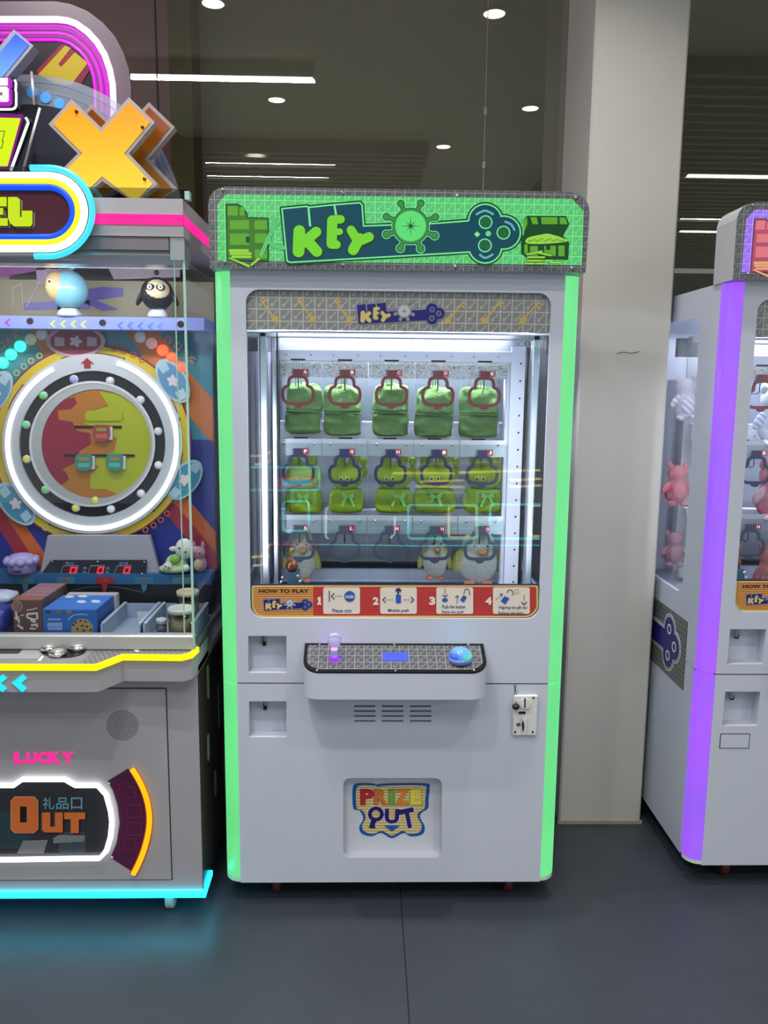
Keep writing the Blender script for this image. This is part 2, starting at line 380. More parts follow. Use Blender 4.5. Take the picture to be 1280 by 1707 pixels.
# lamp bodies on the ceiling
M_tube = neon('lamp_white', (255, 252, 244), 9)
for k_, (a, b) in enumerate(LINEAR):
    nm = ['over the prize machines', 'left above the aisle, nearer one', 'left above the aisle, added for a doubled reflection', 'right above the aisle, nearest one', 'right above the aisle, middle one', 'right above the aisle, farthest one'][k_]
    r = empty('linear_lamp', ((a.x+b.x)/2, (a.y+b.y)/2, 3.2), 'long white linear ceiling lamp ' + nm, 'lamp', 'linear ceiling lamps')
    yy = (a.y+b.y)/2
    MB().box(a.x, b.x, yy-.03, yy+.03, 3.125, 3.2).build('housing', mat('lamp_housing', (190, 190, 186), .5), r)
    MB().box(a.x+.01, b.x-.01, yy-.026, yy+.026, 3.115, 3.1255).build('diffuser', M_tube, r)
for k_, p in enumerate(DOWN):
    nm = ['left of the aisle centre', 'near the pillar', 'second on the left', 'small one over the middle', 'closest to the glass on the left', 'closest to the glass on the right'][k_]
    r = empty('downlight', (p.x, p.y, 3.2), 'round recessed ceiling downlight ' + nm, 'lamp', 'recessed downlights')
    MB().lathe([(.062, 0), (.062, -.012), (.05, -.014), (.05, -.004)], (p.x, p.y, 3.2), n=24).build('trim_ring', mat('lamp_ring', (220, 220, 215), .4), r)
    MB().lathe([(.049, -.006), (.049, -.013), (.02, -.016)], (p.x, p.y, 3.2), n=24).build('lens', neon('downlight_lens', (255, 244, 220), 12), r)
# ================================================================== key prize machine (built once at the middle machine's place, again for the right one)
M_white = mat('white_paint', (188, 193, 209), .38, bump=.02, bscale=900)
M_whitein = mat('white_inside', (205, 208, 222), .45)
M_dark = mat('dark_void', (12, 12, 14), .7)
M_gap = mat('dark_gap', (40, 42, 50), .7)
M_alu = mat('aluminium', (190, 192, 200), .32, 1)
M_chrome = mat('chrome', (215, 215, 220), .12, 1)
M_black = mat('black_plastic', (18, 18, 22), .35)
M_red = mat('caster_red', (78, 32, 30), .4)
M_gold = mat('gold_print', (190, 164, 96), .4)
M_navy = mat('navy_print', (26, 26, 110), .4)
M_glass = glass('cabinet_glass', (250, 252, 255), .011)
M_acr = glass('clear_acrylic', (244, 247, 248), .004)
M_screw = mat('screw_steel', (180, 182, 188), .25, 1)
XL, XR, LR, KF = -.398, .563, .045, 2.2
Z0, ZS, ZT = .07, .674, 1.790
WX0, WX1, WZ0, WZ1 = -.313, .484, .8625, 1.741

def klogo(par, tr, Y, pal, t=.0008, small=False):
    """the key shaped logo: plate, letters, ship wheel, three-lobed bow. tr maps marquee pixels to pixels"""
    def T(pts): return [tr(*p) for p in pts]
    A = [p for p in cr('c5', (548, 190), (700, 175), (716, 182), (880, 165), (1045, 152), (1056, 164), (1066, 302))]+cr('c6', (300, 262), (560, 242), (560, 420))+cr('c5', (598, 528), (580, 520))
    def grow(poly, d):
        cx = sum(p[0] for p in poly)/len(poly); out = []
        a, _ = band(poly, 2*d, True); b = _
        area_ = lambda q: abs(sum(q[i][0]*q[(i+1) % len(q)][1]-q[(i+1) % len(q)][0]*q[i][1] for i in range(len(q))))
        return a if area_(a) > area_(b) else b
    lob = cr('c6', (600, 242), (710, 312), (600, 394), (560, 318))
    for i, (d, c) in enumerate(((5, 'ink'), (2.4, 'line'), (0, 'plate'))):
        PP(('logo_shadow', 'logo_outline', 'logo_plate')[i], [T(grow(A, d) if d else A)]+[T(circ(x, y, 26.5+d)) for x, y in lob], Y-i*t, t*.9, pal[c], par)
    Y -= 3*t
    for (u0, v0, u1, v1) in ((708, 180, 732, 300), (876, 165, 900, 228)):
        P('notch', T(cr('c5', (u0, v0), (u1-12, v0-2), (u1, v1), (u1-14, v1))), Y, t*.8, pal['line'], par)
    strokes = {'K': (((655, 330), (650, 462), 76), ((672, 412), (764, 335), 66), ((700, 385), (768, 462), 70)),
               'E': (((868, 262), (864, 412), 66), ((868, 256), (922, 254), 54), ((868, 336), (916, 334), 42), ((864, 418), (896, 418), 54)),
               'Y': (((990, 324), (1034, 398), 58), ((1106, 368), (1036, 398), 62), ((1044, 378), (1003, 452), 68))}
    k_ = abs(tr(200, 0)[0]-tr(100, 0)[0])/100/3.879
    for ch, st in strokes.items():
        for gi, (g_, off, m, nm) in enumerate(((14, 5, 'ink', 'letter_shadow'), (0, 0, 'letter', 'letter'))):
            pl = []
            for a_, b_, w in st:
                a2, b2 = T(cr('c5', (a_[0]+off, a_[1]+off), (b_[0]+off, b_[1]+off))); w2 = (w+g_)*k_
                pl += [band([a2, b2], w2), circ(*a2, w2/2, n=14), circ(*b2, w2/2, n=14)]
            PP(nm, pl, Y-gi*t*1.2, t*.9, pal[m], par)
    kn = cr('c6', (100, 140), (218, 138), (305, 220), (300, 330), (217, 407), (97, 405), (15, 322), (15, 218)); c = cr('c6', (158, 273))[0]
    for i, (d, m) in enumerate(((3, 'line'), (1.6, 'ink'), (.2, 'wheel'))):
        pl = [T(circ(*c, 29+d))]+[T(band([c, k], 5+2*d)) for k in kn]+[T(circ(*k, 5+d, n=14)) for k in kn]
        PP(('wheel_outline', 'wheel_edge', 'wheel_rim')[i], pl, Y-i*t*.7, t*.6, m and pal[m], par)
    P('wheel_face', T(circ(*c, 25.5)), Y-3*t, t, pal['face'], par)
    st = [(c[0]+cos(a)*r, c[1]+sin(a)*r) for i in range(16) for a, r in [(pi*i/8, (17 if i % 4 == 0 else 12) if i % 2 == 0 else 2.2)]]
    P('compass_star', T(st), Y-4*t, t, pal['ink'], par)
    for (x, y) in cr('c6', (602, 250), (708, 312), (598, 388)):
        P('ring', T(circ(x, y, 11.5)), Y, t, pal['line'], par, [T(circ(x, y, 9.6))]); P('hole_print', T(circ(x, y, 9)), Y, t, pal['hole'], par)
    if not small:
        x, y = cr('c6', (552, 322))[0]; P('diamond', T([(x, y-5), (x+5, y), (x, y+5), (x-5, y)]), Y, t, pal['line'], par)
        P('dot', T(circ(*cr('c6', (618, 318))[0], 4.6)), Y, t, pal['face'], par)
        for a, b, d in (((545, 205), (600, 182), (650, 205)), ((715, 245), (755, 265), (775, 300)), ((565, 440), (600, 462), (648, 440))):
            P('gloss', T(band(smooth(cr('c6', a, b, d), 5), 3.6)), Y, t, pal['hi'], par)

def key_machine(root, pal, led, extra=False, inter={}):
    q = lambda pts, Y=KF: xz(pts, Y)
    R = root
    # --- lower cabinet
    lock1 = rr(415, 1169, 477.5, 1229, 1); lock2 = rr(413.5, 1060, 477.5, 1121.5, 1); door = rr(572, 1297, 736.5, 1430, 12)
    slots = [rr(x, y-1.4, x+w, y+1.4, 1, 2) for x, w in ((590, 36), (636, 36.5), (683, 36)) for y in (1177.3, 1185.4, 1193.7, 1202)]
    fr = [(XL+LR, Z0), (XR-LR, Z0), (XR-LR, ZS-.002), (XL+LR, ZS-.002)]
    lf = MB().prism(fr, KF, KF+.012, [q(lock1), q(door)]+[q(s) for s in slots]).build('lower_front', M_white, R)
    MB().box(XL+.004, XR-.004, KF+.07, 2.93, Z0, ZS-.002).build('lower_body', M_white, R)
    MB().box(XL+LR, XR-LR, KF+.0125, KF+.07, Z0, Z0+.01).build('base_plate', M_white, R)
    x0, z0 = q([(586, 1207)])[0]; x1, z1 = q([(723, 1172)])[0]
    MB().box(x0, x1, KF+.0125, KF+.014, z0, z1).build('vent_backing', M_dark, R)
    MB().box(XL+LR, XR-LR, KF+.006, KF+.06, ZS-.003, ZS+.003).build('cabinet_joint', M_gap, R)
    # --- upper front frame
    MB().prism([(XL+LR, ZS+.002), (XR-LR, ZS+.002), (XR-LR, ZT), (XL+LR, ZT)], KF, KF+.012, [rr(WX0, WZ0, WX1, WZ1, .034, 8), q(lock2)]).build('upper_front', M_white, R)
    # --- lock pockets
    for lk, up in ((lock1, 0), (lock2, 1)):
        w = q(lk); xs = [p[0] for p in w]; zs = [p[1] for p in w]; a, b, c, d = min(xs), max(xs), min(zs), max(zs)
        m = MB(); D = KF+.045
        m.prism([(a-.004, c-.004), (b+.004, c-.004), (b+.004, d+.004), (a-.004, d+.004)], KF+.0122, D, [[(a, c), (b, c), (b, d), (a, d)]]); m.box(a-.004, b+.004, D, D+.003, c-.004, d+.004)
        lp = m.build('lock_pocket', M_white, R)
        MB().box(a+.032, a+.038, D-.02, D-.001, d-.032, d-.001).box(a+.040, a+.046, D-.012, D-.001, d-.026, d-.001).build('lock_cam', M_chrome, lp)
        MB().box(a+.036, a+.046, D-.010, D-.0005, d-.040, d-.027).build('lock_slot', M_dark, lp)
    # --- prize door
    xa, za = q([(571, 1431)])[0]; xb, zb = q([(737.5, 1296)])[0]
    dr = MB().prism(rr(xa-.006, za-.006, xb+.006, zb+.006, .018), KF+.035, KF+.04).build('prize_door', mat('door_white', (196, 198, 208), .4), R)
    MB().prism(rr(xa-.008, za-.008, xb+.008, zb+.008, .02), KF+.0122, KF+.035, [rr(xa, za, xb, zb, .014)]).build('door_frame', M_white, R)
    YS = KF+.0345
    base = [(145, 130), (165, 108), (250, 109), (262, 114), (330, 108), (520, 108), (538, 130), (533, 185), (530, 235), (497, 258), (490, 285), (513, 330), (500, 370), (440, 380), (405, 362), (345, 390), (290, 362), (240, 380), (190, 365), (178, 330), (198, 290), (180, 248), (150, 240), (143, 190)]
    sp = smooth([tuple(v) for v in cr('d5', *base)], 3, True); cx_, cy_ = cr('d5', (340, 240))[0]
    for i, (k, m) in enumerate(((1, mat('sky_print', (70, 140, 190), .4)), (.975, M_navy), (.955, mat('blue_print', (28, 84, 160), .4)), (.9, stripes('tan_stripes', (214, 196, 140), (168, 140, 84), .0085, .4)))):
        P(('sticker_edge', 'sticker_outline', 'sticker_border', 'prize_sticker')[i], [(cx_+(x-cx_)*k, cy_+(y-cy_)*k) for x, y in sp], YS-.0004*i, .0004, m, dr)
    YS -= .0018
    for ch, b, c in (('P', (186, 140, 252, 218), (176, 34, 42)), ('R', (256, 140, 322, 218), (196, 110, 40)), ('I', (330, 140, 356, 218), (110, 160, 60)), ('Z', (362, 140, 432, 218), (206, 130, 46)), ('E', (438, 140, 497, 218), (222, 206, 60))):
        (u0, v0), (u1, v1) = cr('d5', b[:2], b[2:])
        TXT('letter_shadow', ch, (u0-.8, v0-.8, u1+.8, v1+.8), YS, .0004, M_navy, dr, .06); TXT('letter', ch, (u0, v0, u1, v1), YS-.0005, .0004, mat('print_%d_%d' % (c[0], c[1]), c, .4), dr, .05)
    M_wp = mat('white_print', (224, 224, 226), .4)
    for ch, b, ro in (('O', (222, 226, 305, 305), 0), ('U', (308, 238, 382, 314), .03), ('T', (390, 236, 464, 338), -.2)):
        (u0, v0), (u1, v1) = cr('d5', b[:2], b[2:])
        TXT('letter_shadow', ch, (u0-1, v0-1, u1+1, v1+1), YS, .0004, M_wp, dr, .06, ro); TXT('letter', ch, (u0, v0, u1, v1), YS-.0005, .0004, M_navy, dr, .05, ro)
    P('key_stem', cr('d5', (240, 296), (266, 302), (258, 320), (262, 340), (228, 336)), YS-.0005, .0004, M_navy, dr)
    P('arrow_print', cr('d5', (302, 323), (388, 323), (345, 355)), YS, .0004, mat('blue_print', (28, 84, 160)), dr)
    # --- corner light strips
    for sx, xc in ((-1, XL+LR), (1, XR-LR)):
        for z0, z1 in ((Z0+.003, ZS-.003), (ZS+.003, ZT-.004)):
            n = 9; arc = [(xc+sx*LR*sin(a), KF+LR-LR*cos(a)) for a in [pi/2*i/n for i in range(n+1)]]
            st = MB().prism(arc+[(xc+sx*.004, KF+LR)], z0+(.012 if z0 < .3 else 0), z1, axis='Z').build('light_strip', led, R)
            if z0 < .3: MB().prism(arc+[(xc+sx*.004, KF+LR)], z0, z0+.0118, axis='Z', taper=None).build('strip_end_cap', mat('frosted_cap', (190, 215, 200), .3), st)
    # --- upper shell
    SW = rr(2.385, .868, 2.86, 1.708, .045, 6)
    for x0, x1 in ((XL+.004, XL+.016), (XR-.016, XR-.004)):
        sp_ = MB().prism([(KF+LR, ZS), (2.93, ZS), (2.93, ZT), (KF+LR, ZT)], x0, x1, [SW], axis='X').build('side_panel', M_white, R)
        MB().box(x0+.004, x0+.008, 2.37, 2.88, .85, 1.725).build('side_glass', M_glass, sp_)
    MB().box(XL+.016, XR-.016, 2.905, 2.93, ZS, ZT).build('back_panel', mat('inner_back', (200, 204, 218), .4), R)
    MB().box(XL+.0165, XR-.0165, KF+.0125, 2.93, ZT-.012, ZT-.0005).build('top_panel', M_white, R)
    MB().box(XL+.016, XR-.016, KF+.06, 2.905, .80, .83).build('inner_floor', mat('inner_grey', (150, 154, 172), .45), R)
    MB().box(WX0-.02, WX1+.02, KF+.016, KF+.021, WZ0-.02, WZ1+.01).build('window_glass', M_glass, R)
    # --- light fitting and beams at the top of the window
    la, lb = pY(455, 566, 2.36), pY(845, 570, 2.36)
    MB().rbox(XL+.03, XR-.03, 2.30, 2.345, 1.640, 1.668, .004).build('top_beam', M_alu, R)
    MB().tube([(WX0+.03, 2.40, 1.665), (WX1-.03, 2.40, 1.665)], .011, n=10).build('tube_lamp', neon('inner_tube', (240, 244, 255), 6), R)
    area('tube_light', ((WX0+WX1)/2, 2.615, 1.665), .70, .05, 15.0, (.88, .93, 1), (radians(6), 0, 0), R)
    area('tube_light', ((WX0+WX1)/2, 2.27, 1.66), .74, .03, 3.5, (.90, .94, 1), (radians(38), 0, 0), R)
    for sx_, xx_ in ((1, WX0-.022), (-1, WX1+.022)):  # glowing strips and area lights added to brighten the lower prize rows
        MB().rbox(xx_-.006, xx_+.006, KF+.03, KF+.05, .90, 1.68, .002).build('side_fill_strip', neon('side_fill_strip', (226, 234, 255), .6), R)
        area('side_fill_light', (xx_, KF+.055, 1.15), .015, .55, .8, (.88, .92, 1), (radians(90), 0, radians(-28*sx_)), R)
    MB().rbox(XL+.03, XR-.03, 2.50, 2.54, 1.636, 1.66, .003).build('rear_beam', M_alu, R)
    MB().box(XL+.03, XR-.03, 2.62, 2.64, 1.60, 1.66).build('rear_shade', mat('shade_grey', (84, 88, 96), .4), R)
    # --- header print with gold keys
    hp = MB().box(WX0-.005, WX1+.005, KF+.0125, KF+.0155, pY(650, 551.5, KF).z, WZ1+.004).build('header_print', keypat('header_pattern', (126, 128, 127), (180, 182, 180), .0305, off=(.004, .006)), R)
    YH = KF+.0118
    for a, b in (((405, 772), (497, 900)), ((645, 775), (742, 900)), ((884, 780), (980, 905))):
        goldkey(hp, *cr('c5', b, a), YH)
    for a, b in (((472, 722), (378, 835)), ((693, 718), (598, 835)), ((917, 724), (820, 835))):
        goldkey(hp, *cr('c6', b, a), YH)
    small = dict(ink=mat('grey_print', (96, 98, 104)), line=mat('pale_print', (170, 172, 190)), plate=M_navy, letter=mat('cream_print', (206, 186, 110)), wheel=mat('grey_wheel', (150, 152, 156)), face=mat('face_print', (186, 188, 190)), hole=mat('hole_print', (60, 60, 130)), hi=mat('hi_print', (90, 90, 170)))
    klogo(hp, lambda x, y: (594+(x-470)*.372, 523+(y-389)*.372), YH, small, .0003, True)
    howto(R, small)
    console(R)
    interior(R, **inter)
    # --- coin acceptor
    ca = empty_part = MB().rbox(*(lambda a, b: (a[0], b[0], KF-.010, KF-.0002, b[1], a[1]))(q([(855.5, 1157)])[0], q([(893.5, 1224.5)])[0]), .003).build('coin_acceptor', mat('acceptor_white', (206, 206, 204), .35), R)
    yc = KF-.0105
    MB().prism(q(circ(*cr('d4', (940, 608))[0], 8.5), yc), yc-.006, yc).build('coin_entry', mat('acceptor_white', (206, 206, 204)), ca)
    P('coin_slot', cr('d4', (935, 575), (944, 575), (944, 642), (935, 642)), yc-.0065, .0008, M_dark, ca)
    P('reject_button', rr(*cr('d4', (897, 666))[0], *cr('d4', (945, 681))[0], 1.8), yc-.002, .003, M_black, ca)
    P('return_lever', cr('d4', (922, 712), (935, 700), (955, 715), (952, 780), (938, 822), (930, 818), (922, 790)), yc-.005, .005, mat('acceptor_white', (206, 206, 204)), ca)
    P('return_slot', cr('d4', (924, 722), (932, 735), (936, 762), (932, 800), (924, 790), (920, 755)), yc-.0058, .0008, M_dark, ca)
    ov = circ(*cr('d4', (897, 752))[0], 3.8, 2.9, 16); P('maker_emblem', ov, yc-.0006, .0006, M_dark, ca, [circ(*cr('d4', (897, 752))[0], 3.0, 2.1, 16)])
    P('maker_mark', cr('d4', (888, 752), (902, 744), (906, 750), (894, 760)), yc-.0006, .0006, M_dark, ca)
    for u, v in ((997, 574), (992, 802), (875, 802)): P('screw', circ(*cr('d4', (u, v))[0], 1.7, n=10), yc-.001, .001, mat('screw_dark', (70, 72, 76), .3, 1), ca)
    k1 = [pY(x, y, KF-.006) for x, y in smooth(cr('d4', (868, 478), (873, 530), (866, 570), (876, 600), (886, 560), (876, 520), (882, 478)), 3)]
    ck = MB().tube(k1, .0009, n=5).build('key_cord', mat('cord_dark', (40, 40, 46), .7), R)
    kc = [pY(*cr('d4', (879, v))[0], KF-.016) for v in (585, 628, 640)]
    MB().lathe([(.004, .006), (.009, .003), (.011, 0), (.009, -.007), (.004, -.010)], kc[1], n=12).build('key_fob', M_black, ck)
    MB().tube([kc[0], kc[0]+Vector((.002, 0, -.012))], .002, n=6).build('key_ring', M_chrome, ck)
    # --- marquee light box
    YM = 2.17
    out = [(349.6, 447), (346.8, 340), (349, 329), (355, 320), (364, 314), (378, 311), (949, 319.5), (964, 323), (975, 331), (981, 342), (982.5, 356), (976, 454.5)]
    mb_ = MB().prism(xz(out, YM), YM+.004, YM+.13).build('marquee_body', mat('marquee_white', (176, 178, 184), .4), R)
    pp = MB().prism(xz(out, YM), YM, YM+.0038).build('marquee_panel', keypat('marquee_border', (82, 86, 90), (132, 136, 140), .0252, off=(.003, .008)), R)
    lp = cr('c5', (125, 155), (182, 92))+cr('c6', (1115, 112), (1182, 185), (1172, 505))+cr('c5', (125, 522))
    P('lit_area', lp, YM-.0008, .0008, pal['bg'], pp)
    marquee_art(pp, YM-.0016, pal)
    for k in [cr('c5', (160, 62))[0], cr('c5', (935, 82))[0], cr('c5', (935, 548))[0], cr('c5', (172, 530))[0], cr('c6', (434, 95))[0], cr('c6', (1136, 103))[0], cr('c6', (420, 512))[0], cr('c6', (1114, 522))[0]]:
        MB().lathe([(.0045, 0), (.0045, .003), (.002, .005)], pY(*k, YM-.0005), 'Y', 10).build('bolt', M_chrome, pp)
    # --- side print
    for x0, side in ((XL+.0035, -1), (XR-.0035, 1)):
        sd = MB().prism([(2.324, .578), (2.84, .578), (2.84, .796), (2.324, .796)], x0+side*.0008, x0, axis='X').build('side_print', keypat('side_pattern', (40, 40, 42), (178, 180, 176), .0165, ax=(1, 2)), R)
        xs = x0+side*.0016; cyy, czz = 2.46, .688
        for i, (g_, m) in enumerate(((.010, M_wp), (.006, M_black), (.003, M_wp), (0, M_navy))):
            b = MB(); xx = xs+side*.0004*i
            for j, (dy, dz) in enumerate(((.0, .042), (.0, -.042), (-.048, 0))):
                b.prism(circ(cyy+dy, czz+dz, .042+g_), xx+side*(j+1)*2e-5, xx-side*.0003-side*(j+1)*2e-5, axis='X')
            b.prism([(cyy, czz-.034-g_), (2.80, czz-.034-g_), (2.80, czz+.034+g_), (cyy, czz+.034+g_)], xx, xx-side*.0003, axis='X')
            b.build(('logo_shadow', 'logo_edge', 'logo_outline', 'logo_plate')[i], m, sd)
        for dy, dz in ((0, .044), (0, -.044), (-.048, 0)):
            MB().prism(circ(cyy+dy, czz+dz, .017), xs+side*.002, xs+side*.0015, [circ(cyy+dy, czz+dz, .012)], 'X').build('ring', M_wp, sd)
    # --- casters
    for x, y in ((-.259, 2.27), (.432, 2.27), (-.259, 2.86), (.432, 2.86)):
        c = MB().box(x-.03, x+.03, y-.03, y+.03, Z0-.006, Z0-.0005).build('caster', M_chrome, R)
        MB().lathe([(.008, -.012), (.026, -.012), (.03, -.008), (.03, .008), (.026, .012), (.008, .012)], (x+.004, y, .030), 'X', 20).build('wheel', M_red, c)
        MB().box(x-.016, x-.011, y-.014, y+.014, .026, Z0-.006).box(x+.018, x+.022, y-.014, y+.014, .026, Z0-.006).build('fork', mat('fork_dark', (60, 60, 64), .4, 1), c)
    if extra:
        w = q([(395+20, 1241), (466, 1267)]); 
        a, b = pY(413, 1242, KF), pY(466, 1268, KF)
        MB().box(a.x, b.x, KF-.0006, KF-.0001, b.z, a.z).build('blank_plate_gap', M_gap, R)
        MB().box(a.x+.0025, b.x-.0025, KF-.0016, KF-.0007, b.z+.0025, a.z-.0025).build('blank_plate', M_white, R)

def goldkey(par, ring, tip, Y):
    r = Vector(ring); t = Vector(tip); d = (t-r).normalized(); n = Vector((-d.y, d.x)); polys = [band([tuple(r), tuple(t)], 3.0)]
    polys += [circ(*ring, 5.2, n=14), circ(*(r+n*4.4), 2.8, n=10), circ(*(r-n*4.4), 2.8, n=10), circ(*(r-d*4.6), 2.8, n=10)]
    for k in (0.02, .16): polys.append(band([tuple(t+(r-t)*k), tuple(t+(r-t)*k+n*8)], 3.4))
    polys.append(band([tuple(r+d*7-n*3), tuple(r+d*7+n*3)], 2.2))
    PP('gold_key', polys, Y, .0006, M_gold, par)

def marquee_art(par, Y, pal):
    t = .0007
    # wardrobe
    o = cr('c5', (178, 153), (258, 153), (296, 178), (320, 216), (323, 240), (458, 243), (460, 528), (336, 528), (184, 520))
    P('wardrobe_edge', o, Y, t, pal['ink'], par)
    P('wardrobe', cr('c5', (186, 162), (254, 162), (288, 184), (312, 220), (314, 248), (451, 250), (452, 520), (190, 514)), Y-t, t*.9, pal['wood_d'], par)
    for a in ((192, 170, 256, 230), (270, 176, 300, 230), (206, 260, 330, 318), (207, 346, 330, 420), (365, 262, 446, 320), (368, 346, 446, 408), (368, 450, 446, 508)):
        (u0, v0), (u1, v1) = cr('c5', a[:2], a[2:]); P('wardrobe_panel', rr(u0, v0, u1, v1, 1, 2), Y-2*t, t*.9, pal['wood'], par)
    P('wardrobe_knob', cr('c5', (310, 366), (332, 366), (332, 404), (310, 404)), Y-3*t, t*.9, pal['ink'], par)
    for i, a in enumerate(((200, 448, 328, 466), (205, 468, 345, 484), (216, 488, 345, 504))):
        (u0, v0), (u1, v1) = cr('c5', a[:2], a[2:]); P('gold_bar', rr(u0, v0, u1, v1, .6, 2), Y-3*t, t*.9, pal['gold'], par)
    P('gold_bar', cr('c5', (196, 506), (206, 500), (336, 552), (330, 566)), Y-4*t, t, pal['gold'], par); P('gold_bar', cr('c5', (338, 546), (392, 500), (402, 512), (344, 556)), Y-4*t, t, pal['gold'], par)
    # divider
    for i, (w, m) in enumerate(((30, 'ink'), (23, 'line'), (15, 'bgp'))):
        s = 3.879
        PP(('divider_edge', 'divider_outline', 'divider')[i], [band(cr('c5', (505, 272), (450, 385), (404, 494)), w/s), band(smooth(cr('c5', (450, 385), (490, 425), (562, 438)), 4), w/s), circ(*cr('c5', (505, 270))[0], (w+22)/2/s), circ(*cr('c5', (450, 387))[0], (w+14)/2/s), band(cr('c5', (478, 252), (534, 262)), w/s*.7)], Y-5*t-i*t, t*.9, pal[m], par)
    klogo(par, lambda x, y: (x, y), Y-2*t, pal, t)
    # chest
    P('chest', cr('c6', (825, 235), (850, 212), (1078, 212), (1099, 262), (1062, 330), (1098, 372), (1092, 474), (856, 470), (812, 438), (812, 340), (830, 320)), Y, t, pal['ink'], par)
    for a in (((868, 220), (905, 220), (914, 262), (880, 262)), ((930, 220), (1028, 220), (1028, 262), (935, 262)), ((1040, 222), (1074, 222), (1088, 262), (1042, 262)), ((824, 240), (848, 222), (850, 262), (828, 312))):
        P('chest_lid_panel', cr('c6', *a), Y-t, t*.9, pal['wood'], par)
    P('chest_coins', smooth(cr('c6', (842, 352), (870, 336), (920, 326), (970, 318), (1010, 328), (1050, 340), (1086, 364), (960, 378), (850, 376)), 3, True), Y-2*t, t*.9, pal['gold'], par)
    for i in range(14):
        u = 860+i*15.5; v = 358-14*sin((u-850)/235*pi)*((i % 3)/2.2)+4
        P('coin', circ(*cr('c6', (u, v))[0], 1.9, 1.4, 10), Y-3*t, t*.9, pal['ink'], par, [circ(*cr('c6', (u, v))[0], 1.3, .8, 10)])
    for a in ((832, 382, 852, 440), (866, 392, 912, 452), (950, 390, 1018, 450), (1034, 388, 1070, 452)):
        (u0, v0), (u1, v1) = cr('c6', a[:2], a[2:]); P('chest_panel', rr(u0, v0, u1, v1, .8, 2), Y-t, t*.9, pal['wood'], par)
    P('chest_lock', cr('c6', (960, 386), (986, 386), (986, 414), (960, 414)), Y-2*t, t*.9, pal['ink'], par)
    for a, b in (((842, 442), (942, 422)), ((908, 430), (996, 448)), ((846, 458), (956, 458)), ((844, 478), (940, 478)), ((950, 478), (1004, 478)), ((832, 495), (896, 495)), ((900, 495), (950, 495)), ((980, 490), (1062, 490))):
        P('gold_bar_edge', band(cr('c6', a, b), 4.6), Y-3*t, t*.9, pal['ink'], par); (p, q_) = cr('c6', a, b); P('gold_bar', band([(p[0]+.7, p[1]), (q_[0]-.7, q_[1])], 3.0), Y-4*t, t*.9, pal['gold'], par)

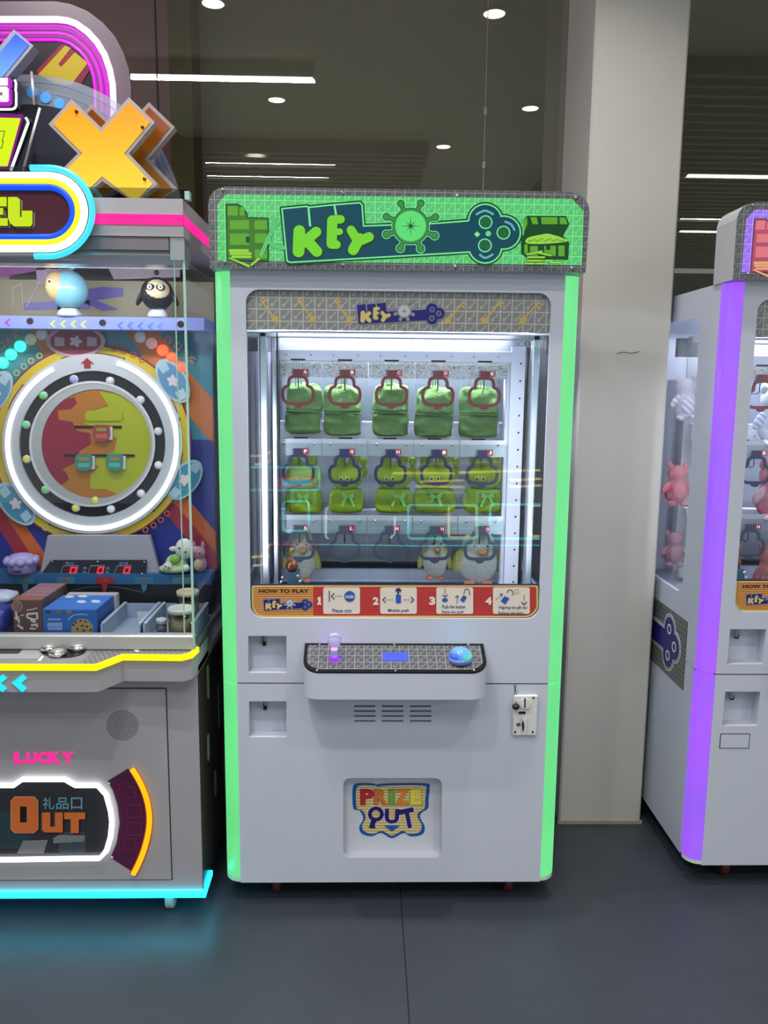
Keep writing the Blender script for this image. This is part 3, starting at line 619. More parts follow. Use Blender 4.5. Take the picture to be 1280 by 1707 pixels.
def howto(R, small):
    Y = KF+.0095; t = .0007
    b = P('instruction_strip', rr(417, 973.5, 899.5, 1031.2, [4, 4, 24, 24]), Y, .0025, mat('navy_dark', (24, 44, 84), .4), R)
    P('strip_border', rr(419.5, 976, 897, 1029, [3, 3, 22, 22]), Y-t, t*.9, mat('lemon_print', (206, 194, 96), .4), b)
    P('strip_ground', rr(422.5, 978, 894, 1026.5, [2, 2, 19, 19]), Y-2*t, t*.9, stripes('red_stripes', (188, 52, 52), (140, 36, 40), .0062, .3), b)
    P('title_panel', rr(422.5, 978, 522, 1026.5, [2, 0, 0, 19]), Y-3*t, t*.9, stripes('orange_stripes', (206, 142, 76), (150, 96, 52), .0062, .35), b)
    y3 = Y-4*t; ink = mat('black_print', (20, 20, 24)); blue = mat('icon_blue', (32, 84, 170)); pale = mat('card_print', (214, 204, 192))
    (u0, v0), (u1, v1) = cr('d1', (155, 1192), (565, 1223)); TXT('title_lettering', 'HOW TO PLAY', (u0, v0, u1, v1), y3, t*.9, ink, b, .03)
    klogo(b, lambda x, y: (438.6+(x-470)*.207, 1008+(y-389)*.2), y3, small, .0003, True)
    cards = [(538.7, 600), (633.6, 694.7), (727.2, 788.7), (821.6, 883)]
    nums = [cr('d1', (630, 1255), (668, 1320)), cr('d1', (1090, 1258), (1138, 1322)), cr('d2', (322, 1255), (372, 1322)), cr('d2', (783, 1258), (835, 1320))]
    caps = [[('Please coin', cr('d1', (757, 1353), (915, 1383)))], [('Mobile push', [(646.8, 1015), (681.5, 1021.5)])], [('Push the button', cr('d2', (428, 1322), (618, 1350))), ('Raise the push', cr('d2', (428, 1368), (605, 1395)))], [('Aligning the gift bar', cr('d2', (890, 1330), (1128, 1360))), ('Release the lever', cr('d2', (890, 1375), (1097, 1400)))]]
    def arrow(pts, n0, n1, dirn, c):
        pass
    for i, (x0, x1) in enumerate(cards):
        c = P('instruction_card', rr(x0, 979.3, x1, 1023.4, 3.5), y3, t*.9, pale, b); y4 = y3-t
        if i: TXT('numeral', str(i+1), (*nums[i][0], *nums[i][1]), y3, t*.9, mat('numeral_print', (226, 206, 196)), b, .05)
        else: P('numeral', cr('d1', (634, 1268), (648, 1255), (662, 1255), (662, 1308), (668, 1308), (668, 1320), (634, 1320), (634, 1308), (642, 1308), (642, 1276), (634, 1280)), y3, t*.9, mat('numeral_print', (226, 206, 196)), b)
        for s, bx in caps[i]: TXT('caption', s, (*bx[0], *bx[1]), y4, t*.6, mat('caption_blue', (40, 70, 120)), c, .012)
        D = lambda k, pts: PP('dotted_line', [circ(*p, .95, n=8) for p in cr(k, *pts)], y4, t*.6, mat('icon_navy', (30, 44, 90)), c)
        L = lambda k, pts, w=1.6: P('arrow_head', band(cr(k, *pts), w), y4, t*.6, mat('icon_navy', (30, 44, 90)), c)
        if i == 0:
            L('d1', ((733, 1205), (733, 1295))); L('d1', ((775, 1225), (750, 1250), (775, 1275))); D('d1', ((788, 1250), (808, 1250), (828, 1250)))
            o = cr('d1', (900, 1252))[0]; P('coin_icon', circ(*o, 9.2), y4, t*.6, blue, c); TXT('coin_lettering', 'coin', (o[0]-7.2, o[1]-3, o[0]+7.2, o[1]+3), y4-t, t*.6, pale, c, .02)
        if i == 1:
            L('d1', ((1195, 1257), (1172, 1280), (1195, 1303))); D('d1', ((1208, 1280), (1228, 1280), (1248, 1280))); D('d2', ((118, 1280), (137, 1280), (156, 1280))); L('d2', ((172, 1257), (195, 1280), (172, 1303)))
            P('lever_icon', rr(*cr('d2', (48, 1238))[0], *cr('d2', (90, 1308))[0], .6, 2), y4, t*.6, blue, c); P('hand_icon', cr('d2', (45, 1222), (45, 1200), (58, 1183), (80, 1183), (93, 1200), (90, 1225), (78, 1205), (72, 1240), (62, 1240), (58, 1205)), y4, t*.6, mat('icon_navy', (30, 44, 90)), c)
        if i == 2:
            D('d2', ((452, 1192), (452, 1208), (452, 1224))); L('d2', ((432, 1238), (452, 1256), (472, 1238))); P('button_icon', circ(*cr('d2', (451, 1282))[0], 5, 3.6, 16), y4, t*.6, blue, c)
            L('d2', ((538, 1262), (552, 1246), (566, 1262))); D('d2', ((552, 1270), (552, 1286), (552, 1302))); P('lever_icon', cr('d2', (575, 1283), (603, 1240), (632, 1258), (604, 1303)), y4, t*.6, blue, c)
            P('hand_icon', band(smooth(cr('d2', (605, 1232), (618, 1195), (640, 1192), (655, 1222), (648, 1240)), 3), 1.2), y4, t*.6, mat('icon_navy', (30, 44, 90)), c)
        if i == 3:
            D('d2', ((872, 1275), (888, 1262), (902, 1250))); L('d2', ((900, 1232), (920, 1234), (916, 1254))); P('lever_icon', cr('d2', (908, 1290), (940, 1248), (982, 1268), (945, 1318)), y4, t*.6, blue, c)
            P('hand_icon', band(smooth(cr('d2', (958, 1222), (975, 1200), (998, 1202), (1012, 1225), (1000, 1245)), 3), 1.2), y4, t*.6, mat('icon_navy', (30, 44, 90)), c)
            D('d2', ((1101, 1245), (1101, 1262), (1101, 1279))); L('d2', ((1078, 1298), (1101, 1320), (1124, 1298)))
            P('frame_icon', rr(*cr('d2', (1020, 1190))[0], *cr('d2', (1058, 1228))[0], 1), y4, t*.6, mat('icon_grey', (170, 168, 160)), c, [rr(*cr('d2', (1026, 1196))[0], *cr('d2', (1052, 1222))[0], 1)])

CSL = .41
def pS(x, y, off=0.0):                      # pixel to the sloping console top
    d = ray(x, y); k = (.787+off-CSL*KF-CAMH)/(d.z-CSL*d.y); return CP+d*k
def slope(mb, z0, off0, off1, zsplit):       # lay a vertical prism onto the slope
    out = []
    for x, y, z in mb.v:
        out.append((x, y, z if z < zsplit else .787+(off1 if z > zsplit+.001 else off0)-CSL*(KF-y)))
    mb.v = out; return mb
def console(R):
    xa, xb, yf = -.163, .331, 2.092; rc = .045
    body = [(xa, KF-.0005)]+[(xa+rc-rc*cos(a), yf+rc-rc*sin(a)) for a in [pi/2*i/8 for i in range(9)]]+[(xb-rc+rc*sin(a), yf+rc-rc*cos(a)) for a in [pi/2*i/8 for i in range(9)]]+[(xb, KF-.0005)]
    cx, cy = (xa+xb)/2, (KF+yf)/2
    ins = lambda k: [(cx+(x-cx)*(1-k/((xb-xa)/2)), (cy+(y-cy)*(1-k/((KF-yf)/2)))) for x, y in body]
    S2 = lambda mb, o0, o1: slope(mb, 0, o0, o1, .9)
    c = slope(MB().prism(body, .670, 1.0, axis='Z'), 0, 0, 0, .8).build('console', M_white, R)
    S2(MB().prism(ins(-.0005), .9, 1.0, axis='Z'), .0003, .004).build('console_border', mat('border_black', (6, 6, 8), .65, spec=.2), c)
    S2(MB().prism(ins(.0085), .9, 1.0, axis='Z'), .0042, .0052).build('console_plate', keypat('console_pattern', (60, 62, 65), (126, 128, 130), .0245, ax=(0, 1), off=(.006, .010)), c)
    for x, y in cr('d3', (676, 262), (1266, 262), (655, 466), (1276, 468))+cr('d4', (562, 222), (600, 392)):
        MB().lathe([(.0035, -.002), (.0035, .0025), (.0015, .0035)], pS(x, y, .0052), n=10).build('screw', M_screw, c)
    q4 = [pS(x, y, .0054) for x, y in ((637, 1102), (681, 1102.5), (680, 1088.5), (637.5, 1088))]; up_ = Vector((0, -CSL, 1)).normalized()*.002
    MB().add(q4+[v+up_ for v in q4], [(0, 1, 2, 3), (4, 5, 6, 7), (0, 1, 5, 4), (1, 2, 6, 5), (2, 3, 7, 6), (3, 0, 4, 7)]).build('display', lit('lcd_blue', (76, 98, 235), .95), c)
    p = pS(557, 1098, .005)
    j = MB().lathe([(.013, -.004), (.013, .005), (.010, .007)], p, n=16).build('joystick_collar', lit('joystick_glow', (130, 40, 255), 1.6), c)
    M_cry = mat('crystal', (225, 224, 245), .04, ior=1.45); M_cry.node_tree.nodes['Principled BSDF'].inputs['Transmission Weight'].default_value = .75
    MB().lathe([(.009, .006), (.0085, .020), (.012, .034), (.0165, .040), (.0195, .050), (.0185, .060), (.012, .068), (.003, .071)], p, n=9).build('joystick_handle', M_cry, j)
    def lamp(nm, e_, col, loc):
        pl = bpy.data.lights.new(nm, 'POINT'); pl.energy = e_; pl.color = col; pl.shadow_soft_size = .02; lo = bpy.data.objects.new(nm, pl); COL.objects.link(lo); lo.location = loc; lo.parent = R; lo.matrix_parent_inverse = rootinv(R)
    lamp('joystick_light', .05, (.5, .2, 1), p+Vector((0, .014, .03)))
    p = pS(767, 1099, .005)
    if 'button_glow' not in MATS:
        g = NG('button_glow'); xyz = g.coords(); n = g.n; f = n('MINIMUM', n('MAXIMUM', n('MULTIPLY_ADD', n('SUBTRACT', xyz[0], p.x), 34, .40), 0), 1); h = n('MINIMUM', n('MAXIMUM', n('MULTIPLY', n('SUBTRACT', xyz[2], p.z+.014), 60), 0), 1)
        c1 = g.mix(f, lin((24, 62, 240)), lin((60, 226, 186)))
        g.nt.links.new(g.mix(h, c1, lin((96, 176, 245))), g.b.inputs['Emission Color']); g.b.inputs['Emission Strength'].default_value = .9; g.b.inputs['Base Color'].default_value = (.06, .08, .1, 1); g.b.inputs['Roughness'].default_value = .15
        MATS['button_glow'] = g.m
    bt = MB().lathe([(.033, -.008), (.033, .003), (.030, .006)], p, n=28).build('button_ring', mat('ring_clear', (96, 116, 170), .2), c)
    MB().lathe([(.029, .003), (.030, .010), (.027, .021), (.019, .029), (.009, .033), (.001, .034)], p, n=28).build('push_button', MATS['button_glow'], bt)
    lamp('button_light', .02, (.2, .6, 1), p+Vector((0, .0, .06)))

GX0, GXS, GZR = .0785, .1428, (1.527, 1.285, 1.044)
def keyplate(par, x, z, Y, col, tagm, ch):
    """key shaped cut-out rim; z is the top of the dome"""
    k = .000374           # metres per crop unit at this depth
    pts = [(0, 0), (42, 2), (66, 18), (74, 44), (78, 74), (106, 88), (122, 116), (124, 150), (116, 190), (90, 214), (50, 220), (0, 220)]
    path = smooth([(a, b) for a, b in pts], 3)
    full = path+[(-a, b) for a, b in reversed(path[:-1])][:-1]
    A, B = band(full, 26, True)
    W = lambda q: [(x+a*k, z-b*k) for a, b in q]
    m = MB().prism(W(A), Y, Y+.004, [W(B)])
    o = m.build('key_rim', col, par)
    MB().prism(W([(-38, -8), (-38, -22), (-46, -22), (-46, -34), (-34, -34), (-34, -44), (-46, -44), (-46, -58), (36, -58), (36, -8)]), Y-.0004, Y+.0036).build('key_bit', col, o)
    MB().prism(W([(-40, 222), (40, 222)]+[(40*cos(a), 228+30*sin(a)) for a in [pi*i/8 for i in range(9)]]), Y-.0004, Y+.0036).build('key_knob', col, o)
    tg = MB().prism(W([(36, -60), (84, -60), (84, -14), (36, -14)]), Y-.001, Y+.003).build('letter_tag', tagm, o)
    vs, fs = textmesh(ch, .03)
    MB().add([(x+(60-13+26*u)*k, Y-.0016+.0006*(.5-w), z-(-24-28*v)*k) for u, v, w in vs], fs).build('letter', mat('tag_white', (235, 228, 228)), tg)
    return o
def glitter():
    if 'glitter' in MATS: return MATS['glitter']
    g = NG('glitter'); g.coords(); v = g.nt.nodes.new('ShaderNodeTexVoronoi'); v.inputs['Scale'].default_value = 260; g.nt.links.new(g.vec, v.inputs['Vector'])
    hs = g.nt.nodes.new('ShaderNodeHueSaturation'); hs.inputs['Saturation'].default_value = .6; hs.inputs['Value'].default_value = 1.0; g.nt.links.new(v.outputs['Color'], hs.inputs['Color'])
    g.nt.links.new(g.mix(.38, hs.outputs[0], lin((190, 180, 178))), g.b.inputs['Base Color']); g.b.inputs['Roughness'].default_value = .35; g.b.inputs['Metallic'].default_value = .5
    MATS['glitter'] = g.m; return g.m
def interior(R, xrows=None, side=True, cuts=('ABCDE', 'FGHIJ', 'KLMNO')):
    YK = 2.55; hw = GXS*2.5
    xrows = xrows or [[GX0+(c-2)*GXS for c in range(5)]]*3
    YR = 2.655
    rail = [(YK+.003, 1.605, 1.570), (YR, pY(650, 703, YR).z, pY(650, 733, YR).z), (YR, pY(650, 850, YR).z, pY(650, 863, YR).z)]
    pans = [(1.569, 1.520), (1.333, 1.281), (1.094, 1.036)]
    cols = [mat('key_maroon', (88, 30, 34), .45), mat('key_indigo', (26, 27, 62), .45), mat('key_slate', (56, 64, 76), .5)]
    tagm = mat('tag_red', (140, 22, 36), .45); pm = [glitter(), mat('panel_steel', (176, 180, 186), .35, .6), mat('panel_steel', (176, 180, 186), .35, .6)]
    MB().box(GX0-hw-.012, GX0-hw+.002, YK+.02, YK+.06, .86, 1.60).box(GX0+hw-.002, GX0+hw+.012, YK+.02, YK+.06, .86, 1.60).build('rack_frame', M_whitein, R)
    MB().box(GX0-hw, GX0+hw, 2.76, 2.765, .86, 1.60).build('rack_back', mat('rack_back', (176, 180, 192), .45), R)
    for i in range(3):
        (yr, zt, zb), (pt, pb) = rail[i], pans[i]; xs = xrows[i]; st = xs[1]-xs[0]
        rl = MB().rbox(GX0-hw-.01, GX0+hw+.01, yr, yr+.04, zb, zt, .002).build('rack_rail', M_whitein, R)
        for c, x in enumerate(xs):
            MB().box(x-.022, x+.022, yr-.0012, yr-.0002, zb+.001, zb+.006).build('slot', M_dark, rl)
            pn = MB().box(x-st/2+.001, x+st/2-.001, YK+.004, YK+.007, pb, pt).build('name_panel', pm[i], R)
            for sx in (-.045, .048): MB().lathe([(.0042, 0), (.0042, .002), (.002, .0035)], (x+sx, YK+.004, pb+(pt-pb)*.7), 'Y', 8).build('screw', M_screw, pn)
            if i < 2:
                for sx in (-.035, .04): MB().lathe([(.003, 0), (.003, .002), (.001, .003)], (x+sx, yr, zb+.018), 'Y', 8).build('screw', M_screw, rl)
            MB().box(x-st/2+.001, x+st/2-.001, YK-.0005, YK+.0015, GZR[i]-.155, GZR[i]+.035).build('acrylic_window', M_acr, R)
            keyplate(R, x, GZR[i]-.004, YK-.006, cols[i], tagm, cuts[i][c])
            MB().tube([(x, YK+.012, pb+.02), (x, YK+.012, pb-.03), (x, YK+.03, pb-.036), (x, YK+.09, pb-.036)], .002, n=6).build('hook_rod', mat('hook_grey', (96, 98, 104), .3, .8), R)
    # uprights on both sides
    for x0, x1, y in ((-.318, -.296, 2.50), (-.290, -.272, 2.56))[0 if side else 1:]:
        MB().rbox(x0, x1, y, y+.03, .84, 1.70, .003).build('upright', M_alu, R)
    MB().rbox(-.268, -.262, 2.50, 2.54, .84, 1.70, .001).build('upright_seal', M_black, R)
    if side: MB().box(-.335, -.320, 2.60, 2.86, .84, 1.64).build('inner_wall', M_whitein, R)
    pr = MB().box(.446, .490, 2.56, 2.565, .84, 1.62).build('hole_strip', M_whitein, R)
    for k in range(14): MB().lathe([(.003, 0), (.003, .0006)], (.476, 2.5598, .88+k*.053), 'Y', 8).build('hole', M_dark, pr)
    MB().rbox(.494, .499, 2.55, 2.59, .84, 1.66, .001).build('upright_seal', M_black, R)
    MB().rbox(.500, .522, 2.50, 2.54, .84, 1.70, .003).build('upright', M_alu, R)
    # gantry and key arm
    z = pY(650, 943, 2.70).z
    g = MB().rbox(pY(524, 943, 2.70).x, pY(822, 943, 2.70).x, 2.70, 2.73, z-.008, z+.008, .002).build('gantry_rail', M_black, R)
    MB().rbox(-.28, .45, 2.705, 2.73, z-.06, z-.0085, .004).build('gantry_beam', M_whitein, g)
    MB().box(-.37, .53, 2.30, 2.305, .83, .90).build('apron', mat('apron_blue', (120, 126, 150), .4), R)
    c = pY(*cr('d1', (425, 1000))[0], 2.42)
    a = MB().box(c.x-.012, c.x+.022, 2.40, 2.46, .84, c.z-.018).build('key_arm', mat('arm_teal', (60, 92, 104), .4, .3), R)
    MB().lathe([(.004, -.004), (.019, -.004), (.019, .002), (.012, .004), (.012, .012), (.006, .012)], c, 'Y', 20).build('arm_disc', mat('copper', (150, 96, 74), .3, .8), a)
    MB().box(c.x-.002, c.x+.006, 2.405, 2.41, c.z+.014, c.z+.05).box(c.x-.010, c.x-.002, 2.405, 2.41, c.z+.022, c.z+.028).lathe([(.003, 0), (.008, 0), (.008, .004), (.003, .004)], (c.x+.002, 2.41, c.z+.05), 'Y', 12).build('probe_key', mat('brass', (150, 118, 70), .35, .8), a)
    for dx, dz in ((-.026, -.03), (.02, -.026), (-.03, -.044), (.026, -.042)):
        MB().lathe([(.005, 0), (.005, .006), (.002, .008)], (c.x+dx, 2.40, c.z+dz), 'Y', 10).build('bolt', M_chrome, a)

def palette(n, bg, line, ink, plate, letter, wheel, face, wood, wood_d, gold, hole, hi, es=1.0):
    L = lambda k, c, e=es: lit(n+'_'+k, c, e)
    return dict(bg=keypat(n+'_ground', bg, line, .0252, es=es, off=(.003, .008)), bgp=L('fill', bg), line=L('line', line), ink=L('ink', ink), plate=L('plate', plate), letter=L('letter', letter), wheel=L('wheel', wheel), face=L('face', face), wood=L('wood', wood), wood_d=L('wood_dark', wood_d), gold=L('gold', gold), hole=L('hole', hole), hi=L('hi', hi))
GREEN = palette('green', (80, 184, 104), (118, 228, 146), (12, 66, 28), (4, 66, 82), (112, 206, 44), (52, 136, 66), (92, 214, 112), (88, 160, 44), (60, 116, 34), (146, 206, 64), (24, 92, 56), (96, 170, 170))
PURPLE = palette('violet', (140, 100, 226), (180, 150, 240), (84, 20, 60), (52, 30, 140), (214, 140, 190), (130, 70, 190), (190, 150, 235), (212, 108, 120), (168, 62, 92), (220, 160, 110), (70, 40, 130), (190, 160, 240))
LEDG = ledstrip('strip_green', (106, 234, 142), (92, 214, 124), 1.0)
LEDP = ledstrip('strip_violet', (172, 74, 252), (134, 82, 242), 1.0)
km = empty('key_prize_machine', (.0825, 2.565, 0), 'white prize machine with green lit sign and green corner strips, left of the pillar', 'arcade machine', 'key prize machines')
key_machine(km, GREEN, LEDG)
SHIFT = Vector((1.38, .08, 0))
kr = empty('key_prize_machine', (.0825, 2.565, 0), 'white prize machine with violet corner strip and violet sign, right of the pillar', 'arcade machine', 'key prize machines')
xa_ = pY(1261, 752, 2.63).x-SHIFT.x
key_machine(kr, PURPLE, LEDP, True, dict(side=False, xrows=[[xa_+.119*k for k in range(4)], [xa_+.178*k for k in range(3)], [xa_+.178*k for k in range(3)]], cuts=('ABCD', 'EFG', 'HIJ')))
kr.location = kr.location + SHIFT
# ================================================================== wheel prize machine on the left
wm = empty('wheel_prize_machine', (-.83, 2.5, 0), 'grey prize wheel machine with neon signs and a round lit wheel behind glass', 'arcade machine')
AX0, AX1, AF, AB = -1.21, -.45, 2.14, 2.92
M_grey = mat('machine_grey', (156, 153, 160), .4, bump=.02, bscale=900)
M_greyd = mat('machine_grey_dark', (120, 116, 122), .4)
m_ = lambda n, c, r=.4: mat(n, c, r)
R = wm
body = MB().box(AX0, AX1, AF, AB, Z0+.012, .74).build('lower_cabinet', M_grey, R)
# base glow strip
cy_ = neon('cyan_neon', (16, 205, 240), 10.0)
MB().box(AX0, AX1+.003, AF-.010, AF-.0002, Z0, Z0+.014).box(AX1+.0002, AX1+.009, AF-.010, AF+.10, Z0, Z0+.014).build('base_light', cy_, R)
# access door with its joint
dp = cr('c4', (0, 1372), (935, 1372), (917, 298), (0, 298))
a, b = pY(-330, 1467, AF), pY(276, 1148, AF)
MB().box(a.x-.003, b.x+.003, AF-.0008, AF-.0001, a.z-.003, b.z+.003).build('door_joint', M_gap, R)
ad = MB().box(a.x, b.x, AF-.003, AF-.0009, a.z, b.z).build('access_door', M_grey, R)
DY = AF-.0035
gl = MB(); c0 = cr('c4', (687, 503))[0]
for ring in range(9):
    for k in range(max(1, ring*6)):
        an = 2*pi*k/max(1, ring*6)+ring*.3; gl.prism(xz(circ(c0[0]+ring*3.2*cos(an), c0[1]+ring*3.0*sin(an), .95, n=6), DY), DY, DY+.0008)
tag(gl.build('speaker_holes', M_dark, ad), kind='stuff')
pk = neon('pink_neon', (255, 40, 150), 1.1)
for ch, u0, u1 in (('L', 78, 140), ('U', 146, 205), ('C', 210, 268), ('K', 274, 338), ('Y', 344, 413)):
    TXT('neon_letter', ch, (*cr('c4', (u0, 655))[0], *cr('c4', (u1, 718))[0]), DY-.003, .003, pk, ad, .05)
# prize outlet
wpath = cr('c4', (-420, 890), (-380, 840), (-230, 840), (-180, 805), (60, 840), (75, 840))
wp = cr('c4', (75, 840), (125, 806), (365, 806), (425, 840), (548, 840), (595, 890), (620, 980), (628, 1045), (620, 1130), (598, 1205), (560, 1248), (-60, 1258), (-98, 1210), (-122, 1130), (-128, 1045), (-122, 980), (-98, 890), (-50, 840))
P('outlet_surround', band(wp, 13, True)[0] if True else wp, DY, .0012, m_('surround_grey', (150, 146, 152)), ad)
ow = P('outlet_window', wp, DY-.0015, .001, m_('outlet_dark', (46, 48, 54), .2), ad)
NEON('neon_tube', wp, DY-.009, .0072, neon('white_neon', (255, 255, 250), 2.6), ad, True)
yo = DY-.0022
for b_, c_ in (((0, 985, 175, 1195), (36, 56, 66)), ((330, 1100, 480, 1225), (52, 62, 72))): P('outlet_bin', rr(*cr('c4', b_[:2])[0], *cr('c4', b_[2:])[0], 4), yo, .0005, m_('bin_%d' % c_[0], c_), ow)
P('coin_tray', cr('c4', (95, 1222), (130, 1150), (268, 1146), (245, 1222)), yo-.0006, .0005, m_('tray_print', (110, 114, 118)), ow); P('ticket', cr('c4', (298, 1135), (330, 1118), (478, 1122), (470, 1155), (300, 1165)), yo-.0006, .0005, m_('tray_print', (110, 114, 118)), ow)
yo -= .0012
sh_ = m_('out_shadow', (24, 18, 18)); og = mat('out_orange', (168, 88, 40), .4, emit=(168, 88, 40), es=.25)
def octO(g=0): return cr('c4', (85-g, 905-g), (188+g, 905-g), (212+g, 930-g), (212+g, 1082+g), (188+g, 1106+g), (85-g, 1106+g), (62-g, 1082+g), (62-g, 930-g))
hole = cr('c4', (112, 958), (150, 958), (150, 1048), (112, 1048))
P('letter_shadow', [(x+2.4, y+1.6) for x, y in octO(0)], yo, .0006, sh_, ow); P('letter_edge', octO(3), yo-.0008, .0006, m_('out_edge', (206, 150, 110)), ow, [hole]); P('letter', octO(), yo-.0016, .0006, og, ow, [hole])
U_ = cr('c4', (235, 992), (282, 992), (282, 1072), (308, 1072), (308, 992), (352, 992), (352, 1104), (250, 1104), (235, 1090)); T_ = cr('c4', (360, 992), (478, 992), (478, 1030), (442, 1030), (442, 1108), (396, 1108), (396, 1030), (360, 1030))
for l in (U_, T_): P('letter_shadow', [(x+2, y+1.4) for x, y in l], yo, .0006, sh_, ow); P('letter', l, yo-.0008, .0006, og, ow)
for ch, u0, u1 in (('礼', 238, 305), ('品', 315, 385), ('口', 398, 462)): TXT('sign_character', ch, (*cr('c4', (u0, 908))[0], *cr('c4', (u1, 974))[0]), yo-.0008, .0006, m_('teal_print', (98, 150, 160)), ow, .012)
# orange arc lamp with purple fan panel
fan = cr('c4', (605, 815), (718, 745), (770, 830), (805, 910), (822, 1000), (818, 1090), (798, 1180), (765, 1265), (735, 1318), (620, 1245), (655, 1160), (672, 1050), (660, 950), (635, 870))
fp = P('fan_panel', fan, DY-.001, .001, m_('fan_purple', (74, 28, 62), .25), ad)
for (u, v, w, h) in ((690, 850, 70, 60), (712, 950, 80, 70), (716, 1050, 76, 70), (700, 1140, 60, 60), (668, 830, 40, 30)):
    P('fan_mark', band(rr(*cr('c4', (u, v))[0], *cr('c4', (u+w, v+h))[0], 3), 1.8, True)[0], DY-.0016, .0005, m_('fan_magenta', (104, 24, 60)), fp, [band(rr(*cr('c4', (u, v))[0], *cr('c4', (u+w, v+h))[0], 3), 2.4, True)[1]])
for u, v in ((614, 826), (630, 1243)): MB().lathe([(.004, 0), (.004, .002), (.001, .004)], pY(*cr('c4', (u, v))[0], DY-.001), 'Y', 10).build('bolt', M_chrome, fp)
arc = smooth(cr('c4', (742, 748), (785, 820), (820, 905), (838, 1000), (835, 1090), (812, 1190), (780, 1275), (748, 1338)), 4)
NEON('arc_tube', arc, DY-.008, .0072, neon('orange_neon', (255, 190, 0), 1.15), ad)
P('arc_casing', band(arc, 12), DY-.0012, .001, m_('arc_casing', (220, 90, 20)), ad)
# control deck
half = [(lambda p: (p.x, p.y))(pZ(x, y, .79)) for x, y in ((160, 1111), (178, 1104.5), (205, 1094), (303, 1095), (319, 1091), (332, 1081))]
half[-1] = (AX1, half[-1][1]); xc = -.83
dk = [(2*xc-x, y) for x, y in reversed(half)]+half
deckp = dk+[(AX1, 2.30), (AX0, 2.30)]
MB().prism(deckp, .722, .782, axis='Z', taper=None).build('deck_skirt', M_grey, R)
MB().prism(deckp, .7822, .7925, axis='Z').build('deck_core', m_('deck_core', (60, 60, 62)), R)
yl = neon('yellow_neon', (255, 245, 0), 1.05)
ob, ib = band(dk, .012), None
MB().prism(band([(x, y-.004) for x, y in dk], .010), .7815, .7965, axis='Z').build('deck_light', yl, R)
def deckpat():
    g = NG('deck_pattern'); xyz = g.coords(); n = g.n
    a_ = n('FRACT', n('DIVIDE', n('ADD', n('ADD', xyz[0], 50), n('MULTIPLY', xyz[1], .5)), .014)); b_ = n('FRACT', n('DIVIDE', n('ADD', xyz[1], 50), .016))
    f = n('LESS_THAN', a_, b_); ed = n('GREATER_THAN', n('ADD', xyz[0], .72), 0)
    g.nt.links.new(g.mix(n('MULTIPLY', n('MULTIPLY', f, ed), .8), lin((126, 126, 128)), lin((74, 74, 76))), g.b.inputs['Base Color']); g.b.inputs['Roughness'].default_value = .3
    return g.m
dt = MB().prism(deckp, .7927, .7945, axis='Z').build('deck_plate', deckpat(), R)
ZD = .7947
def zpoly(name, pts, h, m, par, z=ZD): return MB().prism([(lambda p: (p.x, p.y))(pZ(x, y, z)) for x, y in pts], z, z+h, axis='Z').build(name, m, par)
zpoly('card_reader', cr('c3', (-60, 1245), (110, 1245), (138, 1215), (-60, 1215)), .0015, m_('reader_dark', (46, 46, 48)), dt)
zpoly('reader_frame', cr('c3', (-80, 1275), (225, 1275), (262, 1215), (262, 1195), (-80, 1195)), .0006, m_('reader_frame', (150, 150, 152)), dt)
for s in (((222, 1287), (240, 1287), (262, 1260), (248, 1258)), ((765, 1208), (795, 1208), (830, 1232), (805, 1232))): zpoly('deck_mark', cr('c3', *s), .0008, m_('mark_white', (220, 220, 222)), dt)
bc = zpoly('button_base', circ(*cr('c3', (372, 1223))[0], 39, 13, 36), .002, M_black, dt)
for u, v, w in ((290, 1220, 45), (402, 1194, 44), (460, 1216, 48), (343, 1250, 46)):
    p = pZ(*cr('c3', (u, v))[0], ZD+.003); r_ = w/3.556/FPX*2.2
    bt = MB().lathe([(r_*1.08, 0), (r_*1.08, .008), (r_*.95, .011)], p, n=24).build('deck_button', M_chrome, bc)
    MB().lathe([(r_*.8, .0105), (r_*.8, .0135), (r_*.3, .0155)], p, n=24).build('button_cap', mat('button_silver', (190, 196, 180), .25, .6), bt)
ch_ = neon('chevron_neon', (40, 225, 235), 1.1); ysk = half[0][1]-.0035
for dx in (0, -112, -224): P('chevron_lamp', [(x+dx/3.368, y) for x, y in cr('c4', (65, 265), (125, 218), (150, 240), (115, 268), (150, 297), (125, 317))], ysk, .003, ch_, R)
# right flank
fk = MB().box(AX1+.0002, AX1+.002, AF+.004, AB, Z0+.016, .72).build('side_panel', m_('flank_dark', (52, 30, 36), .3), R)
for (yy, z0, z1) in ((2.26, .60, .70), (2.42, .44, .58), (2.24, .42, .50), (2.34, .26, .34), (2.5, .2, .36)):
    MB().prism(rr(yy, z0, yy+.03, z1, .014), AX1+.003, AX1+.0021, axis='X').build('side_mark', m_('flank_mark', (120, 128, 126)), fk)
p = pZ(285, 1508, 0)
for x, y in ((-.553, 2.205), (-.553, 2.84), (-1.11, 2.205), (-1.11, 2.84)):
    c = MB().box(x-.03, x+.03, y-.03, y+.03, Z0+.002, Z0+.0115).build('caster', M_chrome, R)
    MB().lathe([(.010, -.012), (.030, -.012), (.034, -.008), (.034, .008), (.030, .012), (.010, .012)], (x, y-.01, .034), 'X', 24).build('wheel', m_('caster_white', (170, 170, 158)), c)
    MB().lathe([(.004, -.016), (.010, -.016), (.010, .016), (.004, .016)], (x, y-.01, .034), 'X', 12).build('hub', M_chrome, c)
    MB().box(x-.018, x-.014, y-.016, y+.014, .03, Z0+.002).box(x+.014, x+.018, y-.016, y+.014, .03, Z0+.002).build('fork', M_chrome, c)
